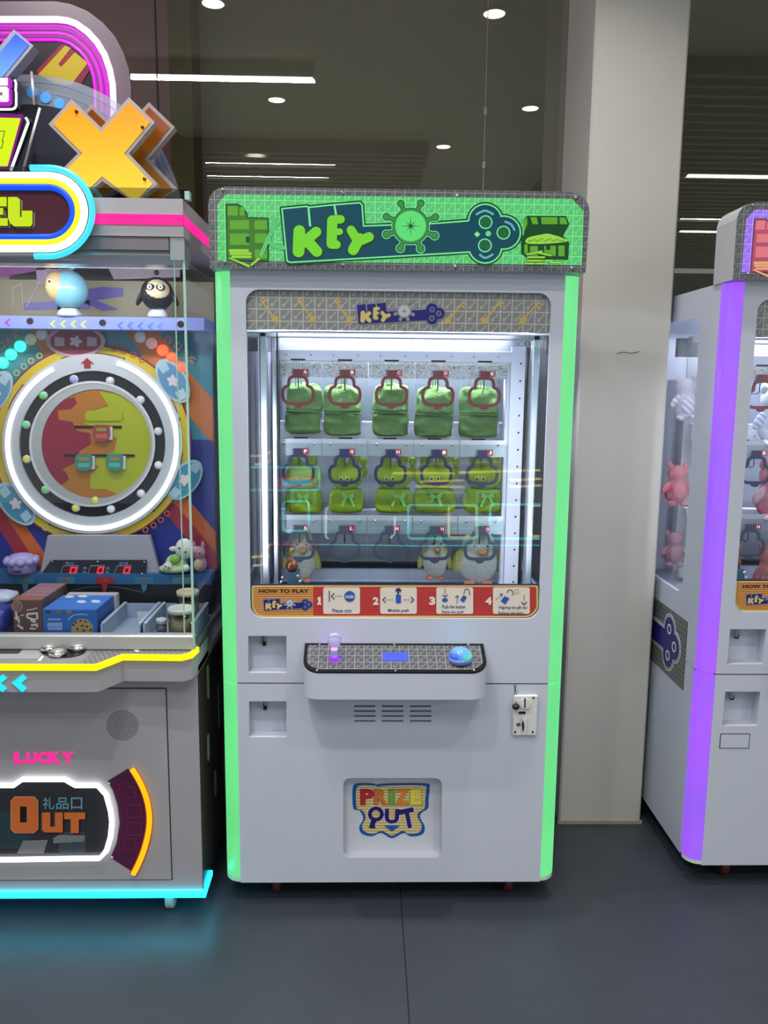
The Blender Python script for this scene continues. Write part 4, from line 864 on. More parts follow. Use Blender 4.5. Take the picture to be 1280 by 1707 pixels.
# ---- upper showcase
UF = 2.12; ZSILL = .836; ZTOP = 1.955
MB().rbox(AX0, AX1-.001, UF, UF+.03, .7947, ZSILL, .004).build('front_sill', mat('sill_metal', (168, 170, 172), .4, .25), R)
MB().box(AX0, AX1-.001, UF+.03, AB, .7946, .806).build('showcase_floor', m_('show_floor', (92, 98, 108)), R)
gx = pY(297, 750, UF).x
fg = MB().box(AX0+.004, gx, UF+.010, UF+.015, ZSILL, 1.80).build('front_glass', M_glass, R)
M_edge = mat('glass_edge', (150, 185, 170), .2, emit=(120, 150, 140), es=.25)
MB().box(gx-.0005, gx+.0015, UF+.009, UF+.016, ZSILL, 1.80).build('glass_edge', M_edge, fg)
sg = MB().box(AX1-.006, AX1-.001, UF+.004, AB-.02, .807, 1.80).build('side_glass', M_glass, R)
MB().box(AX1-.0065, AX1-.0005, UF+.001, UF+.004, .807, 1.80).build('glass_edge', M_edge, sg)
MB().box(AX0, AX0+.006, UF+.004, AB-.02, .807, 1.80).build('side_wall', m_('side_wall', (110, 106, 112)), R)
MB().box(AX0, AX1-.02, AB-.02, AB, .7946, ZTOP).build('back_wall', m_('back_wall', (120, 116, 120)), R)
# fascia
za, zb, zc, zd = [pY(240, v, UF).z for v in (332, 358.5, 376, 395)]
MB().box(AX0, AX1, UF-.01, AB, zd, za).build('fascia', M_grey, R)
MB().box(AX0, AX1+.002, UF-.0125, UF-.0101, zc, zb).box(AX1+.0002, AX1+.0025, UF-.0125, AB-.1, zc, zb).build('fascia_light', neon('fascia_pink', (255, 20, 150), 1.0), R)
MB().box(AX0, pY(282, 400, UF).x, UF-.006, UF, pY(240, 417, UF).z, zd-.001).build('fascia_lip', M_greyd, R)
cl = pY(284, 410, UF); MB().box(cl.x, AX1, UF-.004, UF+.004, 1.80, zd-.0005).build('corner_plate', mat('corner_metal', (170, 176, 182), .3, .7), R)
hb = MB(); zh = pY(150, 441, 2.18).z; hb.prism([(UF+.03, zh+.02), (UF+.05, zh), (UF+.13, zh), (UF+.16, zh+.03), (UF+.16, zd-.001), (UF+.03, zd-.001)], AX0+.01, AX1-.02, axis='X')
hb.build('light_housing', mat('housing_silver', (200, 204, 210), .28, .7), R)
area('showcase_light', (-.83, UF+.10, zh-.006), .70, .05, 3.5, (1, .97, .98), (radians(42), 0, 0), R)
MB().box(pY(147, 322, UF).x, pY(312, 322, UF).x, UF+.0, UF+.006, za, pY(240, 313, UF).z).build('top_acrylic', glass('smoke_acrylic', (214, 216, 214), .06), R)
MB().box(*sorted((pY(308, 322, UF).x, pY(316, 322, UF).x)), UF-.003, UF+.02, za, pY(312, 319, UF).z).build('acrylic_clamp', m_('clamp_aqua', (150, 190, 186), .2), R)
# ---- game board with the wheel
YB = 2.50
def boardmat():
    g = NG('board_print'); xyz = g.coords(); n = g.n
    nz = g.nt.nodes.new('ShaderNodeTexNoise'); nz.inputs['Scale'].default_value = 1.4; nz.inputs['Detail'].default_value = 0; g.nt.links.new(g.vec, nz.inputs['Vector'])
    w = n('FRACT', n('MULTIPLY', n('ADD', n('ADD', xyz[0], n('MULTIPLY', xyz[2], .7)), n('MULTIPLY', nz.outputs['Fac'], .25)), 3.2))
    c = g.mix(n('LESS_THAN', w, .35), lin((34, 44, 128)), lin((196, 96, 40))); c = g.mix(n('LESS_THAN', w, .18), c, lin((150, 40, 60)))
    c2 = g.mix(n('LESS_THAN', w, .3), lin((70, 140, 150)), lin((204, 120, 60)))
    g.nt.links.new(g.mix(n('GREATER_THAN', xyz[2], 1.33), c, c2), g.b.inputs['Base Color']); g.b.inputs['Roughness'].default_value = .35
    return g.m
zb0, zb1 = pY(160, 960, YB).z, pY(160, 552, YB).z
bd = MB().box(AX0+.01, AX1-.010, YB, YB+.02, .93, zb1).build('game_board', boardmat(), R)
# upper backdrop
up = MB().box(AX0+.01, AX1-.010, YB+.06, YB+.07, zb1+.02, 1.80).build('upper_backdrop', m_('backdrop_tan', (150, 142, 112)), R)
for pts, c in (([(95, 490), (170, 478), (205, 480), (205, 494), (160, 500), (198, 516), (170, 518), (140, 505), (96, 518)], (96, 84, 160)), ([(0, 438), (60, 436), (60, 452), (0, 462)], (150, 70, 140)), ([(60, 450), (120, 448), (122, 470), (62, 474)], (176, 146, 170)), ([(180, 446), (300, 444), (300, 462), (190, 466)], (156, 140, 150)), ([(40, 505), (150, 500), (150, 515), (40, 517)], (110, 100, 170))):
    P('backdrop_shape', pts, YB+.058, .0015, m_('back_%d_%d' % c[:2], c), up)
for pts in (((22, 510), (22, 480), (36, 472), (38, 508)), ((44, 512), (66, 470)), ((74, 450), (86, 500), (100, 486)), ((76, 448), (92, 450), (100, 470))):
    P('backdrop_line', band(list(pts), 1.0), YB+.0575, .001, m_('pale_line', (206, 200, 206)), up)
# arrow shelf
ys = YB-.10; zs0, zs1 = pY(160, 549, ys).z, pY(160, 528, ys).z
sf = MB().box(AX0+.01, AX1-.010, ys, YB+.056, zs0, zs1).build('arrow_shelf', m_('shelf_lilac', (126, 140, 206), .35), R)
for u, v in ((178, 410), (608, 420), (1070, 428)): MB().prism(xz(circ(*cr('c2', (u, v))[0], 5.6, n=18), ys), ys-.002, ys).build('shelf_hole', M_dark, sf)
for u0, c in ((25, (150, 60, 160)), (295, (190, 196, 90)), (355, (190, 196, 90)), (415, (190, 196, 90)), (475, (190, 196, 90)), (692, (70, 110, 200)), (752, (70, 110, 200)), (812, (70, 110, 200)), (872, (70, 110, 200)), (930, (80, 130, 210))):
    v = 396+u0*.027; P('shelf_arrow', cr('c2', (u0, v+22), (u0+24, v), (u0+40, v), (u0+18, v+22), (u0+40, v+44), (u0+24, v+44)), ys-.001, .001, m_('arrow_%d' % c[0], c), sf)
# yellow ring plate
CW = (153.5, 740)
ring = []
for i in range(96):
    a = 2*pi*i/96; r_ = 163
    ring.append((CW[0]+r_*cos(a)*1.0, CW[1]+r_*sin(a)*1.0))
wr = P('wheel_plate', ring, YB-.012, .010, m_('ring_yellow', (206, 180, 46), .35), bd, [circ(*CW, 126, n=60)])
P('wheel_plate_edge', circ(*CW, 165.5, n=96), YB-.010, .008, m_('ring_edge', (120, 40, 90)), bd, [circ(*CW, 160, n=96)])
# badges
def arcpoly(a0, a1, r0, r1, n=12): return [(CW[0]+r1*cos(a), CW[1]+r1*sin(a)) for a in [a0+(a1-a0)*i/n for i in range(n+1)]]+[(CW[0]+r0*cos(a), CW[1]+r0*sin(a)) for a in [a1+(a0-a1)*i/n for i in range(n+1)]]
for (x, y, w, h, ro, c1, c2) in ((126, 569, 46, 19, 0, (150, 60, 76), (196, 170, 176)), (181, 910, 43, 17, 0, (164, 30, 56), (206, 150, 160)), (288, 635, 38, 17, 1.0, (92, 146, 176), (170, 196, 206)), (26, 840, 40, 17, .85, (70, 140, 166), (160, 196, 206)), (-8, 655, 38, 17, -1.0, (92, 146, 176), (170, 196, 206)), (308, 800, 36, 17, -.9, (70, 140, 170), (160, 196, 206))):
    e = lambda k: [(x+(w*k*cos(a)**1)*cos(ro)-(h*k*1.25*sin(a))*sin(ro), y+(w*k*cos(a))*sin(ro)+(h*k*1.25*sin(a))*cos(ro)) for a in [2*pi*i/32 for i in range(32)]]
    bg_ = P('badge', e(1.08), YB-.0145, .002, m_('badge_rim_%d' % c2[0], c2), bd); P('badge_face', e(.92), YB-.016, .0012, m_('badge_%d_%d' % c1[:2], c1), bg_)
    d_ = lambda dx, dy: (x+dx*cos(ro)-dy*sin(ro), y+dx*sin(ro)+dy*cos(ro))
    P('badge_emblem', [d_(9*cos(a)*(1+.25*cos(5*a)), 8*sin(a)*(1+.25*cos(5*a))) for a in [2*pi*i/30 for i in range(30)]], YB-.0172, .001, m_('emblem_white', (216, 200, 206)), bg_)
    for sx in (-1, 1): P('badge_tile', [d_(sx*27+px_, py_) for px_, py_ in ((-8, -8), (8, -6), (8, 8), (-8, 8))], YB-.0172, .001, m_('tile_%d' % c2[0], c2), bg_)
# printed arrows and loops on the ring
M_pr = m_('ring_print', (110, 50, 20)); M_loop = m_('loop_print', (190, 90, 60)); M_loop2 = m_('loop_pale', (186, 190, 110))
for a0, a1 in ((-1.92, -1.22), (-.72, -.28), (-2.75, -2.45), (.10, .52), (.62, .82), (1.75, 2.05)):
    P('ring_arrow', band([(CW[0]+151.5*cos(a), CW[1]+151.5*sin(a)) for a in [a0+(a1-a0)*i/14 for i in range(15)]], 1.4), YB-.0132, .001, M_pr, bd)
    q_ = (CW[0]+151.5*cos(a1), CW[1]+151.5*sin(a1)); tn = a1+pi/2
    P('ring_arrow_head', [(q_[0]+4*cos(tn), q_[1]+4*sin(tn)), (q_[0]+2.4*cos(a1), q_[1]+2.4*sin(a1)), (q_[0]-2.4*cos(a1), q_[1]-2.4*sin(a1))], YB-.0132, .001, M_pr, bd)
for pts, mm in ((((678, 568), (735, 586), (790, 609), (842, 640)), M_loop), (((98, 717), (141, 678), (184, 646), (234, 615)), M_loop2)):
    for c in cr('c2', *pts): P('ring_loop', circ(*c, 5.4, n=16), YB-.0132, .001, mm, bd, [circ(*c, 3.4, n=16)])
for pts, mm in ((((862, 510), (910, 482), (953, 450), (990, 412)), M_loop), (((268, 497), (325, 522), (376, 543), (430, 560)), M_loop2)):
    for c in cr('c3', *pts): P('ring_loop', circ(*c, 5.2, n=16), YB-.0132, .001, mm, bd, [circ(*c, 3.3, n=16)])
# light ring
P('ring_trim', circ(*CW, 150, n=80), YB-.022, .018, mat('ring_silver', (206, 210, 212), .3, .3), bd, [circ(*CW, 122, n=80)])
wl = neon('wheel_white', (255, 255, 250), 1.5)
NEON('ring_lamp', [(CW[0]+141*cos(a), CW[1]+141*sin(a)) for a in [-1.27+(2*pi-.78)*i/80 for i in range(81)]], YB-.024, .0075, wl, bd, False, 8)
P('ring_pointer', cr('c2', (515, 628), (555, 662), (536, 662), (536, 690), (498, 690), (498, 662), (478, 662)), YB-.024, .0015, m_('pointer_red', (150, 40, 44)), bd)
P('black_track', circ(*CW, 123, n=80), YB-.012, .006, mat('track_black', (22, 24, 26), .25), bd)
bl = [('c2', 442, 755, (150, 150, 220)), ('c2', 655, 765, (190, 190, 196)), ('c2', 835, 877, (190, 192, 200)), ('c2', 940, 1063, (190, 192, 200)), ('c3', 942, 126, (196, 196, 202)), ('c3', 838, 293, (200, 200, 206)), ('c3', 660, 385, (206, 206, 212)), ('c3', 453, 378, (196, 196, 80)), ('c3', 273, 270, (84, 190, 110)), ('c3', 163, 90, (196, 190, 80)), ('c2', 158, 1024, (90, 200, 120)), ('c2', 260, 850, (90, 196, 100)), ('c3', 568, 335, (190, 200, 60))]
for k, u, v, c in bl:
    q_ = pY(*cr(k, (u, v))[0], YB-.012); b_ = MB().lathe([(.0125, 0), (.0125, .006), (.0105, .008)], q_, 'Y', 18).build('track_lamp', m_('lamp_rim', (214, 214, 218), .3), bd)
    MB().lathe([(.0098, .0078), (.0098, .010), (.004, .012)], q_, 'Y', 18).build('lamp_lens', mat('lens_%d_%d_%d' % c, c, .25, emit=c, es=.35), b_)
CI = (160, 740)
P('inner_rim', circ(*CW, 104, n=72), YB-.020, .008, mat('rim_clear', (176, 180, 178), .25), bd, [circ(*CI, 91, n=64)])
P('inner_rim_edge', circ(*CW, 105, n=72), YB-.0215, .003, mat('rim_white', (214, 216, 214), .2), bd, [circ(*CW, 101, n=72)])
dc = P('target_disc', circ(*CI, 92, n=72), YB-.016, .003, m_('disc_lime', (170, 178, 22), .3), bd)
def clipc(pts): 
    out = []
    for x, y in pts:
        d = sqrt((x-CI[0])**2+(y-CI[1])**2); k = min(1, 90.5/d) if d else 1; out.append((CI[0]+(x-CI[0])*k, CI[1]+(y-CI[1])*k))
    return out
yd = YB-.0175
P('disc_shape', clipc([(CI[0]-91*sin(a), CI[1]-91*cos(a)) for a in [-.35+3.9*i/30 for i in range(31)]]+[(175, 815), (150, 815), (150, 790), (165, 778), (140, 765), (190, 752), (195, 730), (140, 705), (150, 685), (180, 676), (170, 660), (165, 652)]), yd, .001, m_('disc_orange', (178, 112, 30), .3), dc)
P('disc_shape', clipc([(CI[0]-91*sin(a), CI[1]-91*cos(a)) for a in [.62+1.75*i/20 for i in range(21)]]+[(96, 815), (115, 800), (112, 790), (104, 782), (118, 775), (130, 768), (132, 752), (152, 740), (150, 722), (128, 718), (120, 703), (98, 700), (96, 684), (118, 682), (128, 672), (124, 662)]), yd-.0008, .001, m_('disc_crimson', (140, 18, 48), .3), dc)
P('disc_shape', rr(141, 684, 205, 702, 8), yd-.0012, .001, m_('disc_lime', (170, 178, 22)), dc)
P('disc_slot', rr(*cr('c2', (440, 1030))[0], *cr('c2', (722, 1045))[0], 2), yd-.002, .001, M_dark, dc); P('disc_slot', rr(*cr('c3', (375, 62))[0], *cr('c3', (798, 76))[0], 2), yd-.002, .001, M_dark, dc)
for k, u, v, c in (('c2', 600, 1075, (150, 66, 60)), ('c3', 495, 110, (60, 136, 120)), ('c3', 678, 110, (60, 136, 120))):
    x, y = cr(k, (u, v))[0]; tg = P('target_tag', rr(x-14, y-14, x+14, y+14, [6, 6, 11, 11]), yd-.012, .006, mat('tag_%d' % c[0], c, .3), dc)
    P('tag_window', rr(x-8.5, y-9, x+8.5, y-3, 2), yd-.013, .001, m_('tag_text', (160, 136, 60)), tg); P('tag_pocket', rr(x-9.5, y+1, x+9.5, y+8, 2), yd-.013, .001, m_('tagp_%d' % c[0], tuple(min(255, k_*1.35) for k_ in c)), tg)
    P('tag_card', rr(x+10, y-11, x+18.5, y+11, 1), yd-.006, .002, m_('mark_white', (220, 220, 222)), tg)
# rows of lamps beside the wheel
for k_, (u, v, c, e) in enumerate(((250, 490, (180, 184, 184), .15), (185, 520, (180, 190, 170), .2), (122, 560, (60, 255, 205), 1.3), (67, 608, (60, 255, 205), 1.4), (18, 658, (60, 255, 205), 1.5), (832, 506, (190, 190, 194), .15), (900, 542, (214, 170, 164), .3), (965, 584, (255, 110, 60), 1.1), (1020, 628, (255, 100, 62), 1.1), (1073, 685, (255, 95, 70), 1.1))):
    q_ = pY(*cr('c2', (u, v))[0], YB-.004); MB().lathe([(.017, 0), (.0165, .006), (.012, .012), (.005, .015)], q_, 'Y', 20).build('score_lamp', mat('score_%d_%d_%d' % c, c, .3, emit=c, es=e), bd)
# board sections printed with chinese lettering
for s, x, y, ro in (('口', 2, 577, -.5), ('大', 14, 567, -.5), ('奖', 27, 558, -.45), ('白', 281, 566, .55), ('口', 296, 577, .6), ('大', 310, 589, .6), ('奖', 320, 600, .6)):
    TXT('board_character', s, (x-6, y-6, x+6, y+6), YB-.006, .002, m_('char_pink', (196, 160, 150)), bd, .03, ro)
# pedestal and score display
yp = YB-.05
pd = P('pedestal', cr('c3', (282, 545), (885, 545), (945, 765), (240, 765)), yp, .02, m_('pedestal_white', (158, 158, 166)), R)
yq = yp-.012
sd = P('score_panel', cr('c3', (302, 690), (868, 690), (862, 782), (236, 782)), yq, .008, mat('score_black', (38, 42, 48), .2), R)
for u0, u1 in ((365, 458), (527, 613), (683, 770)):
    ds = P('score_display', cr('c3', (u0+12, 725), (u1+3, 725), (u1-8, 772), (u0-5, 772)), yq-.0012, .001, m_('disp_maroon', (70, 30, 34), .2), sd)
    P('display_frame', band(cr('c3', (u0+12, 722), (u1+6, 722), (u1-6, 776), (u0-8, 776)), 1.3, True)[0], yq-.0008, .0006, m_('disp_frame', (130, 140, 170)), sd, [band(cr('c3', (u0+12, 722), (u1+6, 722), (u1-6, 776), (u0-8, 776)), 1.3, True)[1]])
    (x0, y0), (x1, y1) = cr('c3', (u0+52, 733), (u0+82, 766)); P('digit', band([(x0+1.5, y0), (x1+1.5, y0), (x1-.8, y1), (x0-.8, y1)], 2.4, True)[0], yq-.002, .0006, lit('digit_red', (255, 40, 56), 1.3), ds, [band([(x0+1.5, y0), (x1+1.5, y0), (x1-.8, y1), (x0-.8, y1)], 2.4, True)[1]])
for s, b_ in (('得分', (385, 700, 440, 718)), ('奖', (492, 728, 516, 745)), ('池', (487, 752, 512, 768)), ('倍', (628, 728, 650, 745)), ('数', (624, 752, 646, 768)), ('彩球', (705, 700, 760, 718))):
    TXT('panel_lettering', s, (*cr('c3', b_[:2])[0], *cr('c3', b_[2:])[0]), yq-.0012, .0008, m_('panel_blue', (120, 136, 190)), sd, .01)
for u, v in ((310, 696), (580, 698), (855, 700), (268, 770), (557, 772), (842, 770)): MB().lathe([(.0034, 0), (.0034, .002), (.001, .003)], pY(*cr('c3', (u, v))[0], yq), 'Y', 8).build('bolt', M_chrome, sd)
# ledge
yl_ = YB-.075; zl1, zl2, zl3 = pY(165, 957, yl_).z, pY(165, 974, yl_).z, pY(165, 1002, yl_).z
le = MB().box(AX0+.01, AX1-.012, yl_, YB-.0005, zl2, zl1).build('ledge', m_('ledge_blue', (36, 92, 136), .35), R)
MB().box(AX0+.01, AX1-.012, yl_+.004, YB-.0005, .8062, zl2-.0005).build('ledge_front', m_('ledge_black', (26, 28, 34), .3), R)
for u, c, k in ((150, (40, 110, 130), 1), (388, (60, 120, 134), 0), (620, (150, 34, 36), 1), (855, (50, 110, 140), 1), (1075, (60, 110, 150), 0)):
    x, y = cr('c3', (u, 812))[0]; lt = P('clasp', rr(x-15, y-5.5, x+15, y+5, 1.5), yl_-.003, .003, m_('clasp_%d' % c[0], c), le)
    P('clasp_badge', circ(x, y-1, 4.2, 2.2, 12), yl_-.004, .001, m_('clasp_red', (170, 70, 40)), lt)
    if k: P('clasp_tongue', [(x-5, y+5), (x+5, y+5), (x+4, y+13), (x+1, y+18), (x-2, y+18), (x-4, y+13)], yl_-.003, .003, m_('tongue_%d' % c[0], tuple(v*.9+14 for v in c)), lt)
P('ledge_curve', band(smooth(cr('c3', (430, 870), (520, 850), (640, 845), (760, 860), (880, 890)), 4), 2), yl_+.003, .001, m_('curve_grey', (70, 74, 80)), le)
# ---- sign group on top of the wheel machine
def gradz(name, z0, z1, c0, c1, es):
    g = NG(name); xyz = g.coords(); f = g.n('MINIMUM', g.n('MAXIMUM', g.n('DIVIDE', g.n('SUBTRACT', xyz[2], z0), z1-z0), 0), 1)
    c = g.mix(f, lin(c0), lin(c1)); g.nt.links.new(c, g.b.inputs['Emission Color']); g.nt.links.new(c, g.b.inputs['Base Color']); g.b.inputs['Emission Strength'].default_value = es; g.b.inputs['Roughness'].default_value = .2
    return g.m
ya_ = 2.44
arcO = cr('c1', (-480, 115), (340, 115), (400, 122), (450, 140), (520, 190), (575, 250), (620, 325), (650, 410), (668, 500), (672, 600), (672, 1190))
arcI = cr('c1', (-480, 240), (330, 240), (370, 246), (415, 262), (470, 305), (505, 345), (532, 395), (550, 450), (560, 520), (560, 600), (560, 1190))
arcE = cr('c1', (-480, 8), (330, 8), (420, 24), (520, 66), (610, 135), (680, 215), (730, 310), (765, 420), (776, 520), (778, 600), (778, 1190))
ar = P('arch_panel', arcE+cr('c1', (-480, 1190)), ya_, .012, mat('arch_smoke', (92, 80, 90), .25), R)
P('arch_face', arcO+cr('c1', (-480, 1190)), ya_-.006, .005, mat('arch_magenta', (120, 8, 120), .3, emit=(176, 14, 172), es=.75), ar)
NEON('arch_tube', arcO, ya_-.012, .0085, neon('arch_white', (255, 230, 255), 1.6), ar)
P('arch_inside', arcI+cr('c1', (-480, 1190)), ya_-.008, .0015, m_('arch_dark', (20, 4, 26), .3), ar)
mix_ = lambda t: [(a[0]+(b[0]-a[0])*t, a[1]+(b[1]-a[1])*t) for a, b in zip(arcO, arcI)]
for t, w, c in ((.30, 2.0, (214, 60, 214)), (.48, 1.6, (150, 10, 150)), (.64, 2.6, (240, 50, 236)), (.80, 3.2, (120, 60, 120))):
    P('arch_line', band(mix_(t), w), ya_-.0085, .002, lit('arch_l%d' % (t*100), c, 1.0), ar)
NEON('arch_edge_light', mix_(.97), ya_-.010, .0034, neon('magenta_neon', (255, 20, 250), 1.5), ar)
for pts, c in ((((225, 440), (385, 268), (420, 285), (345, 380), (362, 396), (442, 308), (520, 372), (420, 505), (325, 495)), (146, 128, 20)), (((215, 420), (365, 262), (385, 268), (225, 440)), (110, 14, 40)), (((345, 380), (362, 396), (442, 308), (420, 290)), (110, 14, 40)), (((420, 505), (520, 372), (540, 400), (470, 520)), (96, 10, 44))):
    P('arch_mural', cr('c1', *pts), ya_-.0095-(.0006 if c[0] < 120 else 0), .0005, mat('mural_%d_%d' % (c[0], c[1]), c, .3, emit=c, es=.35), ar)
# clear disc with dark core
def circle3(a, b, c):
    ax, ay = a; bx, by = b; cx, cy = c; d = 2*(ax*(by-cy)+bx*(cy-ay)+cx*(ay-by))
    ux = ((ax*ax+ay*ay)*(by-cy)+(bx*bx+by*by)*(cy-ay)+(cx*cx+cy*cy)*(ay-by))/d; uy = ((ax*ax+ay*ay)*(cx-bx)+(bx*bx+by*by)*(ax-cx)+(cx*cx+cy*cy)*(bx-ax))/d
    return ux, uy, sqrt((ax-ux)**2+(ay-uy)**2)
yd_ = 2.385
dx_, dy_, dr_ = circle3(*cr('c1', (110, 442), (700, 612), (1068, 1165)))
a1_ = math.asin(min(1, (337-dy_)/dr_)) if dy_ < 337 else -math.asin(min(1, (dy_-337)/dr_))
def darc(r, n=48):
    e = math.asin(max(-1, min(1, (336-dy_)/r))); return [(dx_+r*cos(a), dy_+r*sin(a)) for a in [-pi-e+(e+pi+e)*i/n for i in range(n+1)]]
dsk = P('disc_rim', darc(dr_), yd_, .005, mat('disc_rim_clear', (150, 158, 172), .15, alpha=.42), R)
P('disc_core', darc(dr_-50), yd_-.003, .003, mat('disc_core_dark', (44, 46, 56), .2), dsk)
for r in (dr_-12, dr_-28): P('disc_line', band(darc(r), 1.2), yd_-.001, .001, mat('disc_line_blue', (120, 150, 206), .3, alpha=.7), dsk)
for u, v in ((190, 545), (270, 578), (350, 612)): P('disc_dot', circ(*cr('c1', (u, v))[0], 9.2), yd_-.002, .0015, mat('disc_dot_blue', (66, 132, 206), .3, emit=(66, 132, 206), es=.4), dsk)
for a, b in (((958, 905), (1000, 1000)), ((915, 905), (962, 1010))): P('disc_dash', band(cr('c1', a, b), 2.4), yd_-.002, .0015, mat('disc_dash_blue', (110, 140, 220), .3), dsk)
for a, b in (((186, 425), (203, 622)), ((236, 640), (136, 1012))):
    MB().tube([pY(*cr('c1', a)[0], 2.33), pY(*cr('c1', b)[0], 2.33)], .0035, n=8).build('stay_rod', m_('rod_white', (190, 188, 192), .3), R)
# X letters
X_ = [(425, 615), (600, 785), (765, 605), (890, 725), (735, 910), (905, 1090), (800, 1196), (605, 1045), (450, 1196), (315, 1085), (490, 910), (315, 735)]
def xl(dx, dy, Y, inner, sfx, grey):
    pts = cr('c1', *[(u+dx, min(v+dy, 1200)) for u, v in X_])
    A_, B_ = band(pts, 11.5, True); ar_ = lambda q: abs(sum(q[i][0]*q[(i+1) % len(q)][1]-q[(i+1) % len(q)][0]*q[i][1] for i in range(len(q))))
    O_ = A_ if ar_(A_) > ar_(B_) else B_; O_ = [(x, min(y, 338.5)) for x, y in O_]
    o = P('x_letter', O_, Y, .03, grey, R); P('x_face', pts, Y-.0015, .001, inner, o)
    for k in (0, 3, 5): 
        q_ = pts[k]; cxx, cyy = cr('c1', (605+dx, 905+dy))[0]; q_ = (q_[0]+(cxx-q_[0])*.16, q_[1]+(cyy-q_[1])*.16)
        if sfx == 'front': MB().lathe([(.0045, 0), (.0045, .002), (.001, .003)], pY(*q_, Y-.002), 'Y', 10).build('bolt', mat('bolt_dark', (90, 70, 40), .3, 1), o)
zx0, zx1 = pY(170, 330, 2.25).z, pY(170, 175, 2.25).z
xl(118, 30, 2.315, gradz('x_brown', zx0, zx1, (104, 76, 10), (104, 44, 8), .45), 'rear', m_('x_grey', (132, 122, 120)))
xl(0, 0, 2.25, gradz('x_orange', zx0, zx1, (214, 186, 56), (232, 132, 28), .18), 'front', m_('x_grey_front', (150, 140, 136)))
# blue slash
for i, (w, m, Y, t) in enumerate(((43, m_('slash_grey', (132, 136, 156)), 2.30, .04), (29, gradz('slash_blue', pY(20, 190, 2.3).z, pY(20, 60, 2.3).z, (110, 160, 222), (44, 70, 214), .8), 2.298, .0015))):
    a, b = cr('c1', (140+(0 if i == 0 else -8), 222+(0 if i == 0 else 10)), (-90, 500)); d = Vector(b)-Vector(a); d.normalize(); n_ = Vector((-d.y, d.x))*w/2
    P(('slash_body', 'slash_face')[i], [tuple(Vector(a)+n_), tuple(Vector(a)-n_), tuple(Vector(b)-n_), tuple(Vector(b)+n_)], Y, t, m, R)
# block letter with purple sides, lime panel
yS = 2.20
bk = P('block_letter_backing', cr('e3', (-260, 160), (125, 160), (150, 190), (150, 440), (120, 468), (-260, 470)), yS, .03, m_('block_black', (22, 20, 26), .3), R)
P('block_letter_side', cr('e3', (-260, 165), (95, 165), (110, 185), (110, 255), (98, 268), (110, 285), (110, 410), (88, 436), (-260, 438)), yS-.006, .005, lit('block_purple', (186, 30, 206), .9), bk)
P('block_letter', cr('e3', (-260, 168), (70, 168), (70, 238), (-30, 238), (-30, 252), (62, 252), (78, 270), (78, 382), (62, 394), (-260, 394)), yS-.010, .003, lit('block_white', (246, 238, 248), 1.1), bk)
P('block_slot', cr('e3', (-60, 305), (22, 305), (22, 336), (-60, 336)), yS-.0105, .0005, m_('slot_brown', (120, 90, 96)), bk)
NEON('block_tube', cr('e3', (140, 190), (152, 220), (148, 290), (154, 310), (154, 430), (140, 458), (110, 468), (-260, 470)), yS-.004, .003, neon('block_neon', (225, 255, 250), 1.2), bk)
lm = P('lime_panel_backing', cr('e3', (-260, 495), (212, 505), (262, 545), (285, 580), (110, 1052), (-260, 1052)), yS+.006, .02, m_('block_black', (22, 20, 26)), R)
P('lime_panel_side', cr('e3', (-260, 505), (205, 515), (215, 540), (80, 1035), (-260, 1040)), yS-.001, .006, lit('panel_magenta', (150, 20, 150), .7), lm)
P('lime_panel', cr('e3', (-260, 540), (190, 552), (66, 1004), (-260, 1012)), yS-.005, .0035, lit('panel_lime', (214, 240, 20), 1.0), lm)
P('panel_glyph', band(cr('e3', (-120, 660), (44, 678), (20, 770), (32, 772), (14, 836), (-120, 836)), 1.2), yS-.0058, .0006, m_('glyph_dark', (60, 66, 10)), lm)
NEON('panel_tube', cr('e3', (245, 548), (268, 592), (102, 1050)), yS+.002, .0035, neon('block_neon', (225, 255, 250), 1.2), lm)
# long capsule sign
yC = 2.065; cu_, cv_, cl_ = 285, 1257, -430
def stad(r, full=True, n=20):
    R_ = [(cu_+r*cos(a), cv_+r*sin(a)) for a in [-pi/2+pi*i/n for i in range(n+1)]]
    L_ = [(cl_+r*cos(a), cv_+r*sin(a)) for a in [pi/2+pi*i/n for i in range(n+1)]]
    return cr('c1', *(R_+L_))
cp = P('capsule_sign', stad(225), yC, .05, m_('capsule_grey', (70, 66, 72), .3), R)
P('capsule_glass', stad(270), yC+.02, .006, glass('capsule_clear', (206, 214, 216), .08), R)
P('capsule_face', stad(138), yC-.004, .003, mat('capsule_maroon', (74, 34, 48), .15), cp)
for r, rad, m in ((214, .0092, neon('ring_white', (255, 255, 255), 1.8)), (182, .0092, neon('ring_yellow_neon', (250, 244, 20), 1.15)), (150, .0082, neon('ring_blue', (10, 80, 235), 1.2))):
    NEON('capsule_tube', stad(r), yC-.006, rad, m, cp, True)
for a0, a1 in ((-pi/2-.0, pi/2+.3),):
    pts = [(180, cv_-262)]+[(cu_+262*cos(a), cv_+262*sin(a)) for a in [-pi/2+.05+(pi-.02)*i/26 for i in range(27)]]+[(205, cv_+262)]
    NEON('capsule_outer_tube', cr('c1', *pts), yC-.002, .0075, neon('ring_cyan', (60, 210, 235), 1.25), cp)
lt_ = lit('letter_lime', (196, 226, 16), 1.0)
E3 = [(-100, 1300), (55, 1300), (55, 1385), (-20, 1385), (-20, 1405), (22, 1405), (22, 1465), (-20, 1465), (-20, 1500), (65, 1500), (65, 1570), (-100, 1570)]
L3 = [(76, 1300), (158, 1300), (182, 1318), (182, 1490), (206, 1490), (206, 1430), (300, 1430), (300, 1555), (280, 1576), (130, 1576), (95, 1548), (76, 1500)]
